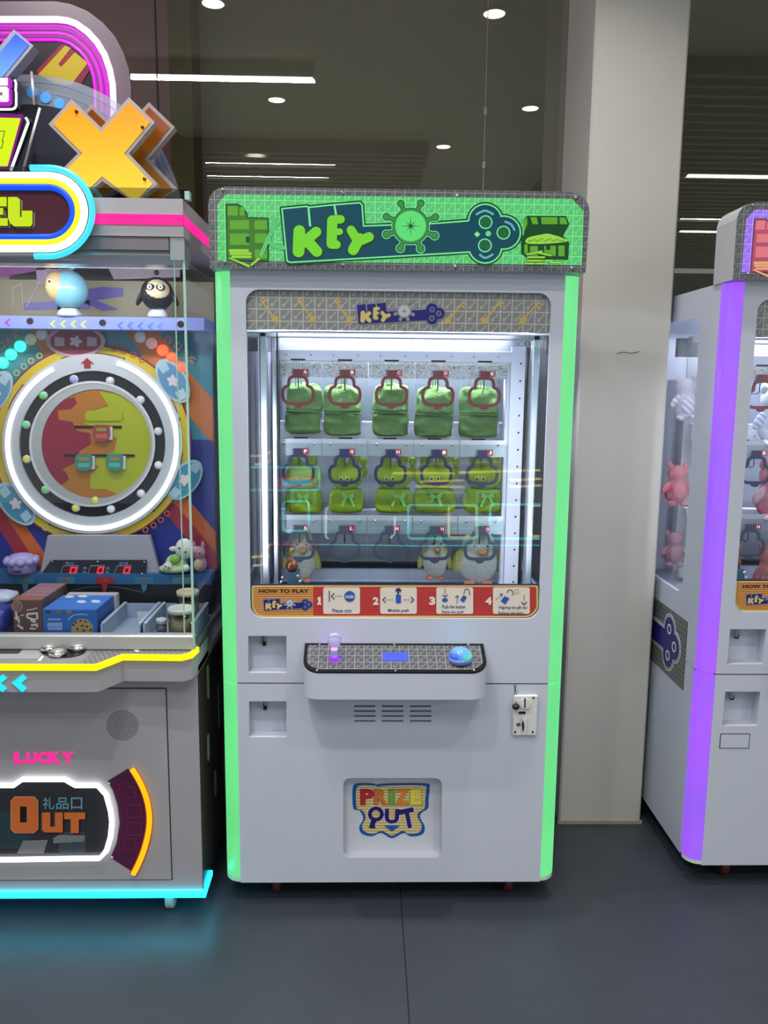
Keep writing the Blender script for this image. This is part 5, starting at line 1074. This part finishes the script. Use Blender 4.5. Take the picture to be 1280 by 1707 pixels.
for l in (E3, L3):
    P('sign_letter_glow', [(x+5, y+3.5) for x, y in cr('e3', *l)], yC-.006, .001, m_('letter_glow', (206, 190, 196)), cp); P('sign_letter_side', [(x+3.5, y+2.5) for x, y in cr('e3', *l)], yC-.008, .0015, m_('letter_side', (34, 52, 12)), cp)
    P('sign_letter', cr('e3', *l), yC-.014, .005, lt_, cp)
# sign posts down to the roof so the group stands on the machine
for x, Y in ((-.62, 2.455), (-1.0, 2.455)): MB().box(x-.02, x+.02, Y-.004, Y+.02, za, za+.3).build('sign_post', M_greyd, R)
for x in (-.70, -1.0): MB().box(x-.012, x+.012, yC+.04, UF+.05, za+.0005, za+.03).build('sign_bracket', M_greyd, R)
# ================================================================== prizes inside the wheel machine
def toybird(name, px, py, Y, r, label, dark):
    c = pY(px, py, Y); zs = zs1
    e = empty(name, (c.x, Y, zs), label, 'toy', 'round toy birds on the arrow shelf')
    if dark:
        M1 = mat('toy_black', (26, 26, 28), .3); M2 = mat('toy_cream', (206, 190, 150), .4); Mf = mat('toy_foot', (176, 186, 190), .35)
        bd_ = MB().ell(c, (r, r*.95, r*1.02)).build('body', M1, e)
        MB().ell(c+Vector((.004, -r*.30, r*.12)), (r*.80, r*.74, r*.74)).build('face', M2, bd_)
        mk = MB().ell(c+Vector((-.008, -r*.97, r*.30)), (r*.30, r*.12, r*.20)).ell(c+Vector((.020, -r*.95, r*.28)), (r*.30, r*.12, r*.20)).build('mask', M1, bd_)
        for dx in (-.009, .021):
            MB().ell(c+Vector((dx, -r*1.06, r*.30)), (r*.15, r*.05, r*.15)).build('eye', mat('toy_white', (226, 226, 220), .3), mk); MB().ell(c+Vector((dx+.001, -r*1.11, r*.30)), (r*.06, r*.03, r*.06)).build('pupil', M1, mk)
        MB().ell(c+Vector((.006, -r*1.03, r*.04)), (r*.06, r*.05, r*.04)).build('beak', mat('toy_beak', (190, 170, 130)), bd_)
        for sx in (-1, 1): MB().ell(c+Vector((sx*r*1.05, 0, -r*.25)), (r*.16, r*.3, r*.52), rot=Matrix.Rotation(-sx*.45, 3, 'Y')).build('wing', M1, e)
        MB().ell(c+Vector((0, 0, r*1.28)), r*.16).build('knob', M1, e)
    else:
        M1 = mat('toy_blue', (120, 178, 196), .18); M2 = mat('toy_tan', (196, 172, 122), .3); Mf = mat('toy_foot', (176, 186, 190), .35)
        bd_ = MB().ell(c, (r, r*.95, r*1.02)).build('body', M1, e)
        MB().ell(c+Vector((-r*.42, -r*.30, r*.12)), (r*.64, r*.70, r*.78)).build('face', M2, bd_)
        MB().ell(c+Vector((-r*.62, -r*.92, r*.30)), (r*.13, r*.06, r*.13)).build('eye', mat('toy_white', (226, 226, 220)), bd_); MB().ell(c+Vector((-r*.61, -r*.99, r*.30)), (r*.07, r*.03, r*.07)).build('pupil', mat('toy_black', (26, 26, 28)), bd_)
        MB().ell(c+Vector((-r*.72, -r*.85, -r*.02)), (r*.12, r*.06, r*.05)).build('beak', mat('toy_beak', (190, 170, 130)), bd_)
        MB().ell(c+Vector((r*.25, 0, r*1.12)), r*.12).ell(c+Vector((r*.3, 0, r*1.3)), r*.09).build('knob', M1, e)
    zl = c.z-r*.98
    MB().lathe([(r*.42, 0), (r*.42, zs+.022-zl if False else -.004)], (c.x+r*.08, Y, zl+.006), n=20).build('collar', mat('toy_collar', (120, 130, 136), .3), e)
    MB().lathe([(r*.43, 0), (r*.43, .002)], (c.x+r*.08, Y, zl+.001), n=20).build('collar_band', mat('toy_black', (26, 26, 28)), e)
    MB().loft([(c.x, Y, zs+.0003, r*.60, r*.5), (c.x, Y, zs+.008, r*.62, r*.52), (c.x, Y, zs+.018, r*.5, r*.42), (c.x+r*.08, Y, max(zs+.02, zl+.003), r*.38, r*.36)], ex=2.6).build('feet', Mf, e)
toybird('toy_bird', 114, 483, 2.42, .054, 'shiny blue round toy bird looking left on the arrow shelf', False)
toybird('toy_bird', 262, 490, 2.42, .046, 'black round toy penguin with eye mask on the arrow shelf', True)
FLZ = .8063
def carton(name, x0, x1, y0, y1, z1, mf, mt, label, cat, group, z0=FLZ):
    e = empty(name, ((x0+x1)/2, (y0+y1)/2, z0), label, cat, group)
    MB().rbox(x0, x1, y0, y1, z0, z1-.001, .0015).build('carton_body', mf, e)
    MB().box(x0+.001, x1-.001, y0+.001, y1-.001, z1-.001, z1).build('top_flap', mt, e)
    return e
# brown snack boxes
zt_ = pY(45, 1000, 2.17).z; bx0, bx1 = pY(20, 1000, 2.17).x, pY(69, 1000, 2.17).x; yb_ = pZ(85, 972, zt_).y; st_ = (yb_-2.17)/5
MBr = mat('carton_brown', (88, 62, 56), .5, var=.25, bscale=40); MTp = mat('carton_pink_top', (150, 112, 120), .5); MTo = mat('carton_orange_top', (150, 96, 70), .5)
lab = ['brown snack box with white lettering at the front of its row', 'second brown snack box from the front of its row', 'third brown snack box from the front of its row', 'fourth brown snack box from the front of its row', 'rearmost brown snack box against the dark ledge']
for k in range(5):
    e = carton('snack_box', bx0, bx1, 2.17+k*st_+.0005, 2.17+(k+1)*st_-.0008, zt_, MBr, MTo if k == 0 else MTp, lab[k], 'box', 'brown snack boxes in the tray')
    if k == 0:
        yf_ = 2.1698; wh = mat('box_print', (196, 186, 184), .5)
        P('badge_print', circ(*cr('e5', (330, 590))[0], 9.5), yf_, .0004, mat('badge_tan', (150, 120, 110), .5), e, [circ(*cr('e5', (330, 590))[0], 7.6)]); P('badge_picture', circ(*cr('e5', (325, 580))[0], 7.0), yf_, .0004, mat('badge_picture', (128, 96, 88), .5), e)
        PP('box_lettering', [band(cr('e5', (380, 745), (470, 730), (470, 785), (385, 790)), 2.6, True)[0], band(cr('e5', (310, 700), (325, 860)), 3), band(cr('e5', (280, 820), (370, 800)), 2.6), band(cr('e5', (360, 830), (370, 920)), 2.6), band(cr('e5', (520, 740), (715, 725), (725, 840)), 3), band(cr('e5', (525, 740), (530, 810), (600, 830), (700, 850)), 2.8), band(cr('e5', (590, 860), (690, 900)), 3), band(cr('e5', (600, 960), (715, 945), (720, 1000)), 3), band(cr('e5', (340, 950), (430, 1020), (440, 960)), 3), band(cr('e5', (575, 1020), (690, 1030)), 2.6)], yf_, .0004, wh, e)
        P('cookie_picture', circ(*cr('e5', (490, 910))[0], 8.2), yf_-.0004, .0004, mat('cookie_dark', (70, 60, 60), .6, bump=.3, bscale=400), e)
        P('small_lettering', band(cr('e5', (515, 665), (620, 652), (720, 622)), 1.6), yf_, .0004, wh, e)
# blue cookie boxes and the white carton behind them
zb_ = pY(115, 1015.8, 2.165).z; cx0, cx1 = pY(70, 1015.8, 2.165).x, pY(161, 1015.8, 2.165).x
y1_, y2_, y3_ = pZ(130, 1000, zb_).y, pZ(140, 992, zb_).y, pZ(160, 989.5, zb_).y
MBl = mat('carton_blue', (28, 88, 160), .45); MBt = mat('carton_blue_top', (58, 122, 206), .45)
e = carton('cookie_box', cx0, cx1, 2.165, y1_-.0006, zb_, MBl, MBt, 'blue cookie box with cookie picture at the front of the tray', 'box', 'blue cookie boxes')
yf_ = 2.1648
P('cookie_picture', [p for p in circ(*cr('e6', (585, 640))[0], 22, 21, 40) if p[1] < 1054]+[(160 if False else cr('e6', (585+160, 640))[0][0], 1054), (cr('e6', (585-160, 640))[0][0], 1054)] if False else circ(*cr('e6', (580, 600))[0], 18.5, n=32), yf_, .0004, mat('cookie_tan', (150, 130, 84), .6, bump=.2, bscale=300, var=.4), e)
for u, v in ((500, 510), (560, 490), (620, 500), (580, 550), (640, 560), (520, 590), (690, 600), (600, 610), (470, 540)): P('chip_print', circ(*cr('e6', (u, v))[0], 2.3, 1.8, 8), yf_-.0004, .0004, mat('chip_dark', (46, 36, 30)), e)
for s, b_ in (('ORIGINAL', (150, 460, 310, 480)), ('FAMOUS', (140, 512, 330, 560)), ('COOKIES', (150, 566, 330, 606))): TXT('box_lettering', s, (*cr('e6', b_[:2])[0], *cr('e6', b_[2:])[0]), yf_, .0004, mat('pale_blue_print', (170, 196, 220)), e, .01) if False else P('lettering_line', rr(*cr('e6', b_[:2])[0], *cr('e6', b_[2:])[0], 1), yf_, .0003, stripes('letter_line_print', (150, 180, 214), (40, 96, 164), .0028, .45, axis=0), e)
for u, c in ((150, (60, 50, 60)), (290, (120, 90, 70)), (410, (130, 104, 90))): P('crumb_print', circ(*cr('e6', (u, 375))[0], 5, 3.4, 12), yf_, .0004, mat('crumb_%d' % c[0], c), e)
P('flavour_arc', band(smooth(cr('e6', (400, 480), (450, 430), (520, 410), (590, 408), (645, 415)), 3), 2.2), yf_, .0004, mat('arc_pale', (110, 150, 190)), e)
def topmark(e, pts, z, m): MB().prism([(lambda p: (p.x, p.y))(pZ(x, y, z)) for x, y in pts], z, z+.0004, axis='Z').build('top_print', m, e)
for u, v in ((570, 248), (750, 245)): topmark(e, circ(*cr('e6', (u, v))[0], 8, 2.4, 16), zb_+.0001, mat('top_white', (206, 214, 222)))
e = carton('cookie_box', cx0, cx1, y1_, y2_-.0006, zb_, MBl, MBt, 'blue cookie box behind the front cookie box', 'box', 'blue cookie boxes')
for u, v in ((420, 185), (585, 180)): topmark(e, circ(*cr('e6', (u, v))[0], 8, 2.0, 16), zb_+.0001, mat('top_white', (206, 214, 222)))
carton('snack_carton', cx0+.01, cx1+.008, y2_, y3_+.01, zb_+.002, mat('carton_white', (176, 170, 172), .5), mat('carton_white_top', (190, 186, 188), .5), 'white carton behind the blue cookie boxes', 'box', None)
# trays
Mtr = mat('tray_plastic', (150, 166, 186), .4)
def tray(x0, x1, y0, y1, h, label):
    m = MB(); t = .004; m.box(x0, x1, y0, y1, FLZ, FLZ+.003)
    m.box(x0, x0+t, y0, y1, FLZ+.003, FLZ+h); m.box(x1-t, x1, y0, y1, FLZ+.003, FLZ+h); m.box(x0+t, x1-t, y1-t, y1, FLZ+.003, FLZ+h); m.box(x0+t, x1-t, y0, y0+t, FLZ+.003, FLZ+h*.55)
    e = empty('display_tray', ((x0+x1)/2, (y0+y1)/2, FLZ), label, 'tray', 'display trays'); m.build('tray_body', Mtr, e)
    MB().rbox(x0-.002, x0+t+.004, y0+.01, y1, FLZ+h, FLZ+h+.004, .001).rbox(x1-t-.004, x1+.002, y0+.01, y1, FLZ+h, FLZ+h+.004, .001).build('tray_rim', mat('tray_rim', (166, 180, 198), .35), e)
    return e
ztr = FLZ+.052; tx0 = pY(164, 1049, 2.155).x; tx1 = pY(236, 1049, 2.155).x; tyb = pZ(240, 1003, ztr).y
e = tray(tx0+.006, tx1-.004, 2.155, tyb, .048, 'empty pale blue display tray right of the cookie boxes')
MB().box(tx0+.05, tx1-.03, tyb-.03, tyb-.0285, FLZ+.004, FLZ+.03).build('price_card', mat('card_white', (206, 208, 214), .5), e)
tray(tx1+.004, AX1-.0125, 2.155, tyb, .048, 'pale blue display tray holding plastic jars at the side glass')
# jars
def jar(x, y, r, h, z0, label, lidc, fill):
    e = empty('plastic_jar', (x, y, z0), label, 'jar', 'plastic jars')
    MB().lathe([(r*.9, 0), (r*.95, .004), (r*.95, h-.014), (r*.88, h-.012)], (x, y, z0), n=24).build('jar_wall', glass('jar_plastic_%d' % int(fill[0]), fill, .10), e)
    MB().lathe([(r*.8, .003), (r*.84, .006), (r*.84, h*.62), (r*.5, h*.66)], (x, y, z0), n=24).build('jar_content', mat('content_%d_%d' % fill[:2], tuple(v*.9 for v in fill), .6, bump=.3, bscale=120), e)
    MB().lathe([(r, h-.013), (r, h-.002), (r*.92, h), (r*.85, h-.002), (r*.4, h-.0022)], (x, y, z0), n=24).build('jar_lid', mat('lid_%d' % lidc[0], lidc, .25), e)
    return e
FT = FLZ+.0033
pj = pY(305.5, 1012, 2.20); jar(-.5025, 2.20, .0365, pj.z-FT, FT, 'wide plastic jar with pale lid beside the side glass', (186, 190, 186), (196, 190, 160))
jar(-.556, 2.195, .0148, pY(275, 1031, 2.195).z-FT, FT, 'small round plastic jar beside the wide jar', (176, 178, 182), (180, 180, 188))
jar(-.505, 2.30, .032, .105, FT, 'tall plastic jar with yellow sweets behind the wide jar', (196, 186, 150), (206, 196, 120))
# lilac pot, snack pouch, white carton at the left
c = pY(37, 952, 2.445)
e = empty('lilac_pot', (c.x, 2.445, zl1), 'lilac round pot with scalloped rim on the blue ledge', 'pot')
r_ = .042; MLp = mat('lilac', (150, 140, 196), .4); zq = zl1+.0004
MB().lathe([(r_*.9, 0), (r_*.98, .004), (r_, .03), (r_*.96, .036)], (c.x, 2.445, zq), n=28).build('pot_body', MLp, e)
b = MB()
for k in range(10): a = 2*pi*k/10; b.ell((c.x+r_*.93*cos(a), 2.445+r_*.93*sin(a), zq+.036), (.014, .014, .013), 12, 8)
b.lathe([(r_*.95, .036), (r_*.9, .046), (r_*.7, .054), (r_*.3, .058)], (c.x, 2.445, zq), n=28).build('pot_lid', mat('lilac_light', (164, 154, 206), .4), e)
MB().box(c.x-.014, c.x+.014, 2.445-r_-.001, 2.445-r_+.004, zq+.006, zq+.014).build('pot_label', mat('pot_label', (70, 50, 90)), e)
e = empty('snack_pouch', (-1.0, 2.25, FLZ), 'shiny blue and white snack pouch left of the brown boxes', 'snack bag')
pz = pY(2, 995, 2.2); MB().loft([(pz.x-.045, 2.235, FLZ+.0005, .056, .05), (pz.x-.045, 2.235, FLZ+.03, .058, .055), (pz.x-.045, 2.24, FLZ+.06, .058, .056), (pz.x-.045, 2.245, FLZ+.078, .052, .05), (pz.x-.045, 2.25, FLZ+.085, .03, .03)], wob=.012, seed=3).build('pouch_body', mat('pouch_blue', (40, 46, 130), .2), e)
MB().loft([(pz.x-.045, 2.285, FLZ+.0855, .05, .045), (pz.x-.045, 2.285, FLZ+.099, .045, .04), (pz.x-.045, 2.285, FLZ+.108, .02, .02)], wob=.010, seed=5).build('pouch_crest', mat('pouch_white', (190, 196, 214), .2), e)
# plush toys on the right end of the ledge
def plush(name, loc, label, cat, group, parts, vox=.004):
    e = empty(name, loc, label, cat, group); body = None
    for nm, m, els in parts:
        b = MB()
        for c_, r_ in els: b.ell(c_, r_, 16, 10)
        o = b.build(nm, m, e if (body is None or nm in ('ears', 'wings', 'scarf', 'feet', 'ribbon', 'hair')) else body, voxel=(vox if len(els) > 1 and nm in ('body',) else 0))
        if body is None: body = o
    return e
V = Vector
g0 = pY(297, 952, 2.445); zq = zl1+.0005
FW = mat('fur_white', (206, 212, 200), .9, bump=.5, bscale=500); FG = mat('fur_mint', (176, 206, 150), .9, bump=.5, bscale=500); BK = mat('toy_black', (26, 26, 28))
plush('plush_toy', (g0.x, 2.445, zl1), 'white and mint plush sheep sitting on the blue ledge', 'plush toy', None, [
    ('body', FG, [(V((g0.x-.01, 2.445, zq+.014)), (.05, .035, .014)), (V((g0.x-.005, 2.45, zq+.03)), (.034, .03, .028))]),
    ('head', FW, [(V((g0.x+.022, 2.44, zq+.075)), (.028, .026, .032))]), ('ears', FW, [(V((g0.x-.012, 2.445, zq+.074)), (.014, .008, .008)), (V((g0.x+.052, 2.445, zq+.074)), (.012, .008, .008))]),
    ('small_head', FW, [(V((g0.x-.024, 2.42, zq+.024)), (.016, .014, .014))]), ('paw', FW, [(V((g0.x+.03, 2.415, zq+.022)), .011)]),
    ('scarf', mat('felt_green', (130, 176, 86), .9), [(V((g0.x-.004, 2.425, zq+.046)), (.016, .014, .016))]),
    ('eyes', BK, [(V((g0.x+.012, 2.415, zq+.082)), .003), (V((g0.x+.030, 2.415, zq+.070)), .003), (V((g0.x-.028, 2.407, zq+.028)), .0024), (V((g0.x-.020, 2.4065, zq+.024)), .0024)])])
g0 = pY(331, 952, 2.445)
plush('plush_toy', (g0.x, 2.445, zl1), 'small pink plush cat at the side glass end of the ledge', 'plush toy', None, [
    ('body', mat('fur_pink', (196, 150, 160), .9, bump=.5, bscale=500), [(V((g0.x+.004, 2.455, zq+.025)), (.02, .02, .026)), (V((g0.x, 2.45, zq+.062)), (.022, .02, .02))]),
    ('ears', mat('fur_pink', (196, 150, 160)), [(V((g0.x-.014, 2.45, zq+.085)), (.006, .005, .012)), (V((g0.x+.014, 2.45, zq+.085)), (.006, .005, .012))]),
    ('belly', mat('fur_cream', (206, 190, 150), .9), [(V((g0.x, 2.438, zq+.026)), (.014, .01, .018))]), ('eyes', BK, [(V((g0.x-.007, 2.431, zq+.064)), .0024), (V((g0.x+.007, 2.431, zq+.064)), .0024)])])
# ================================================================== prizes hanging in the key machines
def fur(name, c, b=1.0, sc=190): return mat(name, c, .95, bump=b, bscale=sc, var=.38)
def dense(S_): return [tuple(v) for v in smooth(S_, 4)]
YG = 2.612
def ordinal(k): return ['leftmost', 'second from left', 'middle', 'second from right', 'rightmost'][k]
FUR1, FUR1L = fur('fur_green', (80, 112, 58)), fur('fur_green_light', (108, 144, 82))
RIB = mat('ribbon_green', (150, 206, 60), .5)
bags = [(473, 536, 640, 724), (539, 603, 643, 727), (621, 682, 640, 728), (692, 756, 645, 730), (768, 832, 645, 730)]
for k, (x0, x1, y0, y1) in enumerate(bags):
    a, b = pY(x0, y0, YG-.03), pY(x1, y1, YG-.03); cx = (a.x+b.x)/2; w = (b.x-a.x)/2; H = a.z-b.z; zf = pY(650, 687, YG-.03).z
    e = empty('plush_pouch', (cx, YG, b.z), 'green fuzzy pouch hanging behind key window ' + 'ABCDE'[k], 'pouch', 'green pouches in the top row')
    S_ = []
    for t, wx, wy in ((0, .55, .5), (.02, .82, .72), (.06, .95, .9), (.15, 1, 1), (.28, 1.0, 1.05), (.38, .98, 1.0), (.43, .95, .84)): S_.append((cx, YG, b.z+t*H, w*wx, .028*wy))
    MB().loft(dense(S_), 48, 4, .016, k).build('pouch_body', FUR1, e)
    zt = b.z+.44*H; S_ = []
    for t, wx, wy in ((.435, .9, .8), (.45, .98, .95), (.47, .97, .9), (.485, .93, .72), (.50, .98, .95), (.56, .99, .98), (.75, .96, .95), (.88, .92, .85), (.95, .84, .66), (1, .6, .35)): S_.append((cx+.006*sin(k*2+t*3)*t, YG, b.z+t*H, w*wx, .028*wy))
    MB().loft(dense(S_), 48, 4, .014, k+9).build('pouch_flap', FUR1L, e)
    MB().tube([(cx+dx*w, YG-.004+.004*sin(dx*9), a.z-.006+.008*cos(dx*5)) for dx in (-.8, -.5, -.2, .1, .4, .7)], .005, n=8).build('pouch_rim', fur('fur_rim', (170, 196, 120)), e)
    for dx in (-.012, -.004, .005): MB().box(GX0+(k-2)*GXS+dx-.0016, GX0+(k-2)*GXS+dx+.0016, YG-.012, YG-.0105, a.z-.01, a.z+.024).build('ribbon_loop', RIB, e)
    MB().box(cx+w*.92, cx+w*1.0, YG-.02, YG-.0185, b.z+.012, b.z+.05).build('care_tag', mat('tag_lilac', (150, 150, 190), .5), e)
FUR2, FUR2D = fur('fur_lime', (148, 172, 36)), fur('fur_lime_deep', (126, 152, 28))
RB2 = mat('ribbon_mint', (120, 190, 84), .35)
lab2 = ['F', 'G', 'H', 'I', 'J']
for k, (x0, x1) in enumerate(((473, 537), (547, 606), (625, 688), (691, 761), (776, 841))):
    a, b = pY(x0, 757, YG-.03), pY(x1, 857, YG-.03); cx = (a.x+b.x)/2; w = (b.x-a.x)/2; H = a.z-b.z; tilt = (-.1, .08, 0, .06, -.05)[k]
    e = empty('plush_animal', (cx, YG, b.z), 'lime plush animal with ribbon bow on its pouch behind key window ' + lab2[k], 'plush toy', 'lime plush animals in the middle row')
    MB().loft(dense([(cx, YG, b.z+t*H, w*wx, .03*wy) for t, wx, wy in ((0, .5, .4), (.015, .78, .7), (.06, .94, .93), (.2, 1, 1.05), (.33, .96, 1), (.41, .86, .8))]), 48, 2.9, .016, k+20).build('pouch', FUR2D, e)
    hz = b.z+.62*H; hd = MB().ell((cx, YG-.002, hz), (w*.98, .036, H*.235), 24, 14, wob=.08, seed=k).build('head', FUR2, e)
    MB().ell((cx-w*.42, YG+.004, b.z+.86*H), (w*.3, .016, H*.17), 14, 10, rot=Matrix.Rotation(-.25+tilt, 3, 'Y')).build('ear', FUR2, e)
    MB().ell((cx+w*.42, YG+.004, b.z+.86*H), (w*.3, .016, H*.17), 14, 10, rot=Matrix.Rotation(.3+tilt, 3, 'Y')).build('ear', FUR2, e)
    if k in (1, 2, 3):
        for zz, rx in ((.86, .012), (.70, .014)): MB().ell((cx+w*.98, YG+.008, b.z+zz*H), (rx, .012, .016), 12, 8).build('paw', FUR2, e)
    kx = GX0+(k-2)*GXS
    for sx in (-.016, .004):
        c = Vector((kx+sx+.004, YG-.037, hz-.004)); wr_ = MB().ell(c, (.0075, .003, .0065), 14, 8).build('eye_patch', fur('fur_pale', (190, 206, 120)), hd); MB().ell(c+Vector((0, -.003, 0)), (.0036, .002, .0036), 10, 8).build('eye', mat('toy_black', (26, 26, 28)), hd)
    MB().ell((kx+.020, YG-.034, hz-.008), (.0032, .003, .0032), 10, 8).build('nose', mat('toy_black', (26, 26, 28)), hd)
    bc = Vector((cx+w*.12*(k % 3), YG-.034, b.z+.29*H)); bw = MB().ell(bc, .004, 10, 8)
    for sx in (-1, 1):
        o = bc+Vector((sx*.013, -.001, .005))
        bw.add([bc+Vector((0, 0, .003)), o+Vector((sx*.004, 0, .009)), o+Vector((sx*.006, 0, -.006)), bc+Vector((0, 0, -.003)), bc+Vector((0, -.002, .003)), o+Vector((sx*.004, -.004, .009)), o+Vector((sx*.006, -.004, -.006)), bc+Vector((0, -.002, -.003))], [(0, 1, 2, 3), (7, 6, 5, 4), (0, 4, 5, 1), (1, 5, 6, 2), (2, 6, 7, 3), (3, 7, 4, 0)])
        bw.box(bc.x+sx*.006-.004, bc.x+sx*.006+.004, bc.y-.001, bc.y+.0005, bc.z-.036, bc.z, rot=Matrix.Rotation(-sx*.42, 3, 'Y'), c=(bc.x, bc.y, bc.z))
    bw.build('ribbon_bow', RB2, e)
FW3, FY3 = fur('fur_ivory', (206, 204, 188)), fur('fur_butter', (196, 190, 110))
for k, (x0, x1, y0, y1, ch) in enumerate(((470, 532, 884, 972, 'K'), (700, 752, 884, 968, 'N'), (757, 840, 886, 976, 'O'))):
    a, b = pY(x0, y0, YG-.03), pY(x1, y1, YG-.03); cx = (a.x+b.x)/2; w = (b.x-a.x)/2; H = a.z-b.z
    e = empty('plush_duck', (cx, YG, b.z), 'ivory and yellow plush duck behind key window ' + ch, 'plush toy', 'ivory plush ducks in the bottom row')
    MB().ell((cx, YG, b.z+.36*H), (w*.80, .036, H*.36), 20, 12, wob=.1, seed=k).ell((cx, YG-.002, b.z+.76*H), (w*.66, .034, H*.24), 20, 12).build('body', FW3, e, voxel=.005)
    for sx in (-1, 1): MB().ell((cx+sx*w*.76, YG+.004, b.z+.42*H), (w*.26, .016, H*.24), 14, 10, rot=Matrix.Rotation(-sx*.3, 3, 'Y')).build('wing', FY3, e)
    MB().ell((cx+.006, YG+.006, b.z+.93*H), (w*.42, .02, H*.08), 14, 8).build('crest', FY3, e)
    MB().ell((cx+w*.1, YG-.036, b.z+.62*H), (w*.22, .012, H*.05), 14, 8).build('beak', fur('fur_peach', (206, 150, 96)), e)
    for sx in (-1, 1): MB().ell((cx+sx*w*.34, YG-.016, b.z+.03*H), (w*.24, .018, H*.045), 14, 8).build('foot', fur('fur_salmon', (206, 130, 110)), e)
    for sx in (-1, 1): MB().ell((cx+sx*w*.25+.004, YG-.034, b.z+.74*H), .003, 10, 8).build('eye', mat('toy_black', (26, 26, 28)), e)
# ---- plush in the right machine
YP = 2.678
WH, PKF, MV, CHK = fur('fur_snow', (206, 206, 216), .9, 260), fur('fur_rose', (186, 104, 118)), fur('fur_mauve', (140, 100, 118)), stripes('checker_wool', (206, 206, 220), (160, 158, 186), .016, .5, ang=.7, rough=.9)
def toy(px, py, Y, r, m, m2, label, seed):
    c = pY(px, py, Y); e = empty('plush_toy', (c.x, Y, c.z-r*1.5), label, 'plush toy', 'plush toys in the violet machine')
    MB().ell(c-Vector((0, 0, r*.55)), (r*.85, r*.6, r), 20, 14, wob=.18, seed=seed).ell(c+Vector((0, 0, r*.65)), (r*.72, r*.6, r*.62), 20, 14, wob=.12, seed=seed+3).build('body', m, e, voxel=.006)
    for sx in (-1, 1):
        MB().ell(c+Vector((sx*r*.55, .0, r*1.2)), (r*.22, r*.16, r*.26), 12, 8).build('ear', m, e); MB().ell(c+Vector((sx*r*.82, -r*.3, -r*.3)), (r*.22, r*.24, r*.5), 12, 8, rot=Matrix.Rotation(-sx*.5, 3, 'Y')).build('arm', m2, e)
        MB().ell(c+Vector((sx*r*.45, -r*.45, -r*1.4)), (r*.3, r*.34, r*.22), 12, 8).build('foot', m2, e)
    MB().ell(c+Vector((0, -r*.52, -r*.55)), (r*.5, r*.2, r*.6), 14, 10).build('belly', m2, e)
    return e
toy(1290, 690, YP, .068, WH, CHK, 'white plush with checked wool jumper in the top row of the violet machine', 1)
toy(1288, 815, YP, .066, PKF, fur('fur_blush', (196, 150, 158)), 'pink plush in the middle row of the violet machine', 2)
toy(1284, 945, YP, .058, fur('fur_salmon', (206, 130, 110)), PKF, 'salmon pink plush in the bottom row of the violet machine', 3)
toy(1143, 662, 2.66, .047, WH, CHK, 'white plush seen through the side window of the violet machine', 4)
toy(1128, 805, 2.665, .047, PKF, PKF, 'dusky pink plush seen through the side window', 5)
toy(1122, 912, 2.665, .04, MV, MV, 'mauve plush lowest behind the side window', 6)
# ================================================================== neon game across the aisle (behind the camera, mirrored in the cabinet glass)
YO = -1.0; VG = KF+.016; YV = 2*VG-YO
ng = empty('neon_game_machine', (.4, YO-.3, 0), 'dark game machine with neon outlines across the aisle, mirrored in the glass', 'arcade machine')
MB().rbox(-1.2, 2.0, YO-.62, YO-.02, 0, .55, .02).build('cabinet', mat('neon_cabinet', (40, 40, 48), .5), ng)
for x in (-1.15, 1.95): MB().rbox(x-.03, x+.03, YO-.3, YO-.02, .551, 1.9, .01).build('frame_post', mat('neon_cabinet', (40, 40, 48)), ng)
def ON(name, path, m, closed=False, r=.008):
    pts = [pY(x, y, YV) for x, y in path]; MB().tube([(p.x, YO, p.z) for p in pts], r, closed, 6).build(name, m, ng)
n_cy, n_ye, n_pk, n_wh = neon('far_cyan', (60, 230, 240), 13), neon('far_yellow', (255, 232, 120), 13), neon('far_pink', (255, 90, 140), 11), neon('far_white', (235, 245, 255), 13)
for b_, m in (((472, 836, 514.5, 885), n_cy), ((680.5, 842, 796, 898), n_cy), ((748, 843, 794, 896.5), n_ye), ((817, 841, 925, 898), n_cy), ((380, 779, 532, 817), n_cy), ((463, 799, 526, 811), n_pk), ((884, 843, 925, 894), n_ye)):
    ON('neon_outline', rr(*b_, 5, 4), m, True)
ON('neon_bar', [(470, 806), (520, 804)], n_cy, r=.018)
ON('neon_line', [(548, 843), (543, 850), (543, 896), (548, 898)], n_wh); ON('neon_line', [(658, 862), (658, 890), (650, 898)], n_wh)
ON('neon_line', [(655, 789), (757, 789)], n_ye); ON('neon_line', [(765, 788), (900, 784)], n_ye); ON('neon_line', [(700, 803), (774, 801)], n_ye); ON('neon_line', [(692, 811), (774, 812)], n_ye)
ON('neon_line', [(848, 798), (854, 801), (905, 798)], n_ye); ON('neon_line', [(848, 809), (854, 812), (905, 809)], n_ye); ON('neon_line', [(450, 908), (530, 908)], n_pk, r=.005); ON('neon_line', [(530, 908), (700, 910), (905, 909)], n_cy, r=.004)
ON('neon_line', [(417, 760), (435, 760), (452, 753)], n_ye); ON('neon_line', [(424, 774), (438, 774), (452, 767)], n_ye); ON('neon_line', [(417, 929), (436, 928), (450, 908)], n_ye); ON('neon_line', [(422, 943), (436, 942), (448, 925)], n_ye)
sg_ = MB().rbox(-1.1, 1.9, YO-.3, YO-.03, pY(650, 590, YV).z, pY(650, 560, YV).z, .01).build('sign_board', mat('sign_dark', (50, 52, 58), .5), ng)
for x0, x1 in ((580, 637), (722, 780), (863, 915)):
    b = TXT('', 'JBOX', (x0, 567, x1, 583), YV, .004, None, None, .02, mb=MB(), mirror=True); b.v = [(x, YO-.028+(y-YV), z) for x, y, z in b.v]
    b.build('sign_lettering', neon('sign_white', (235, 240, 245), 8), sg_)
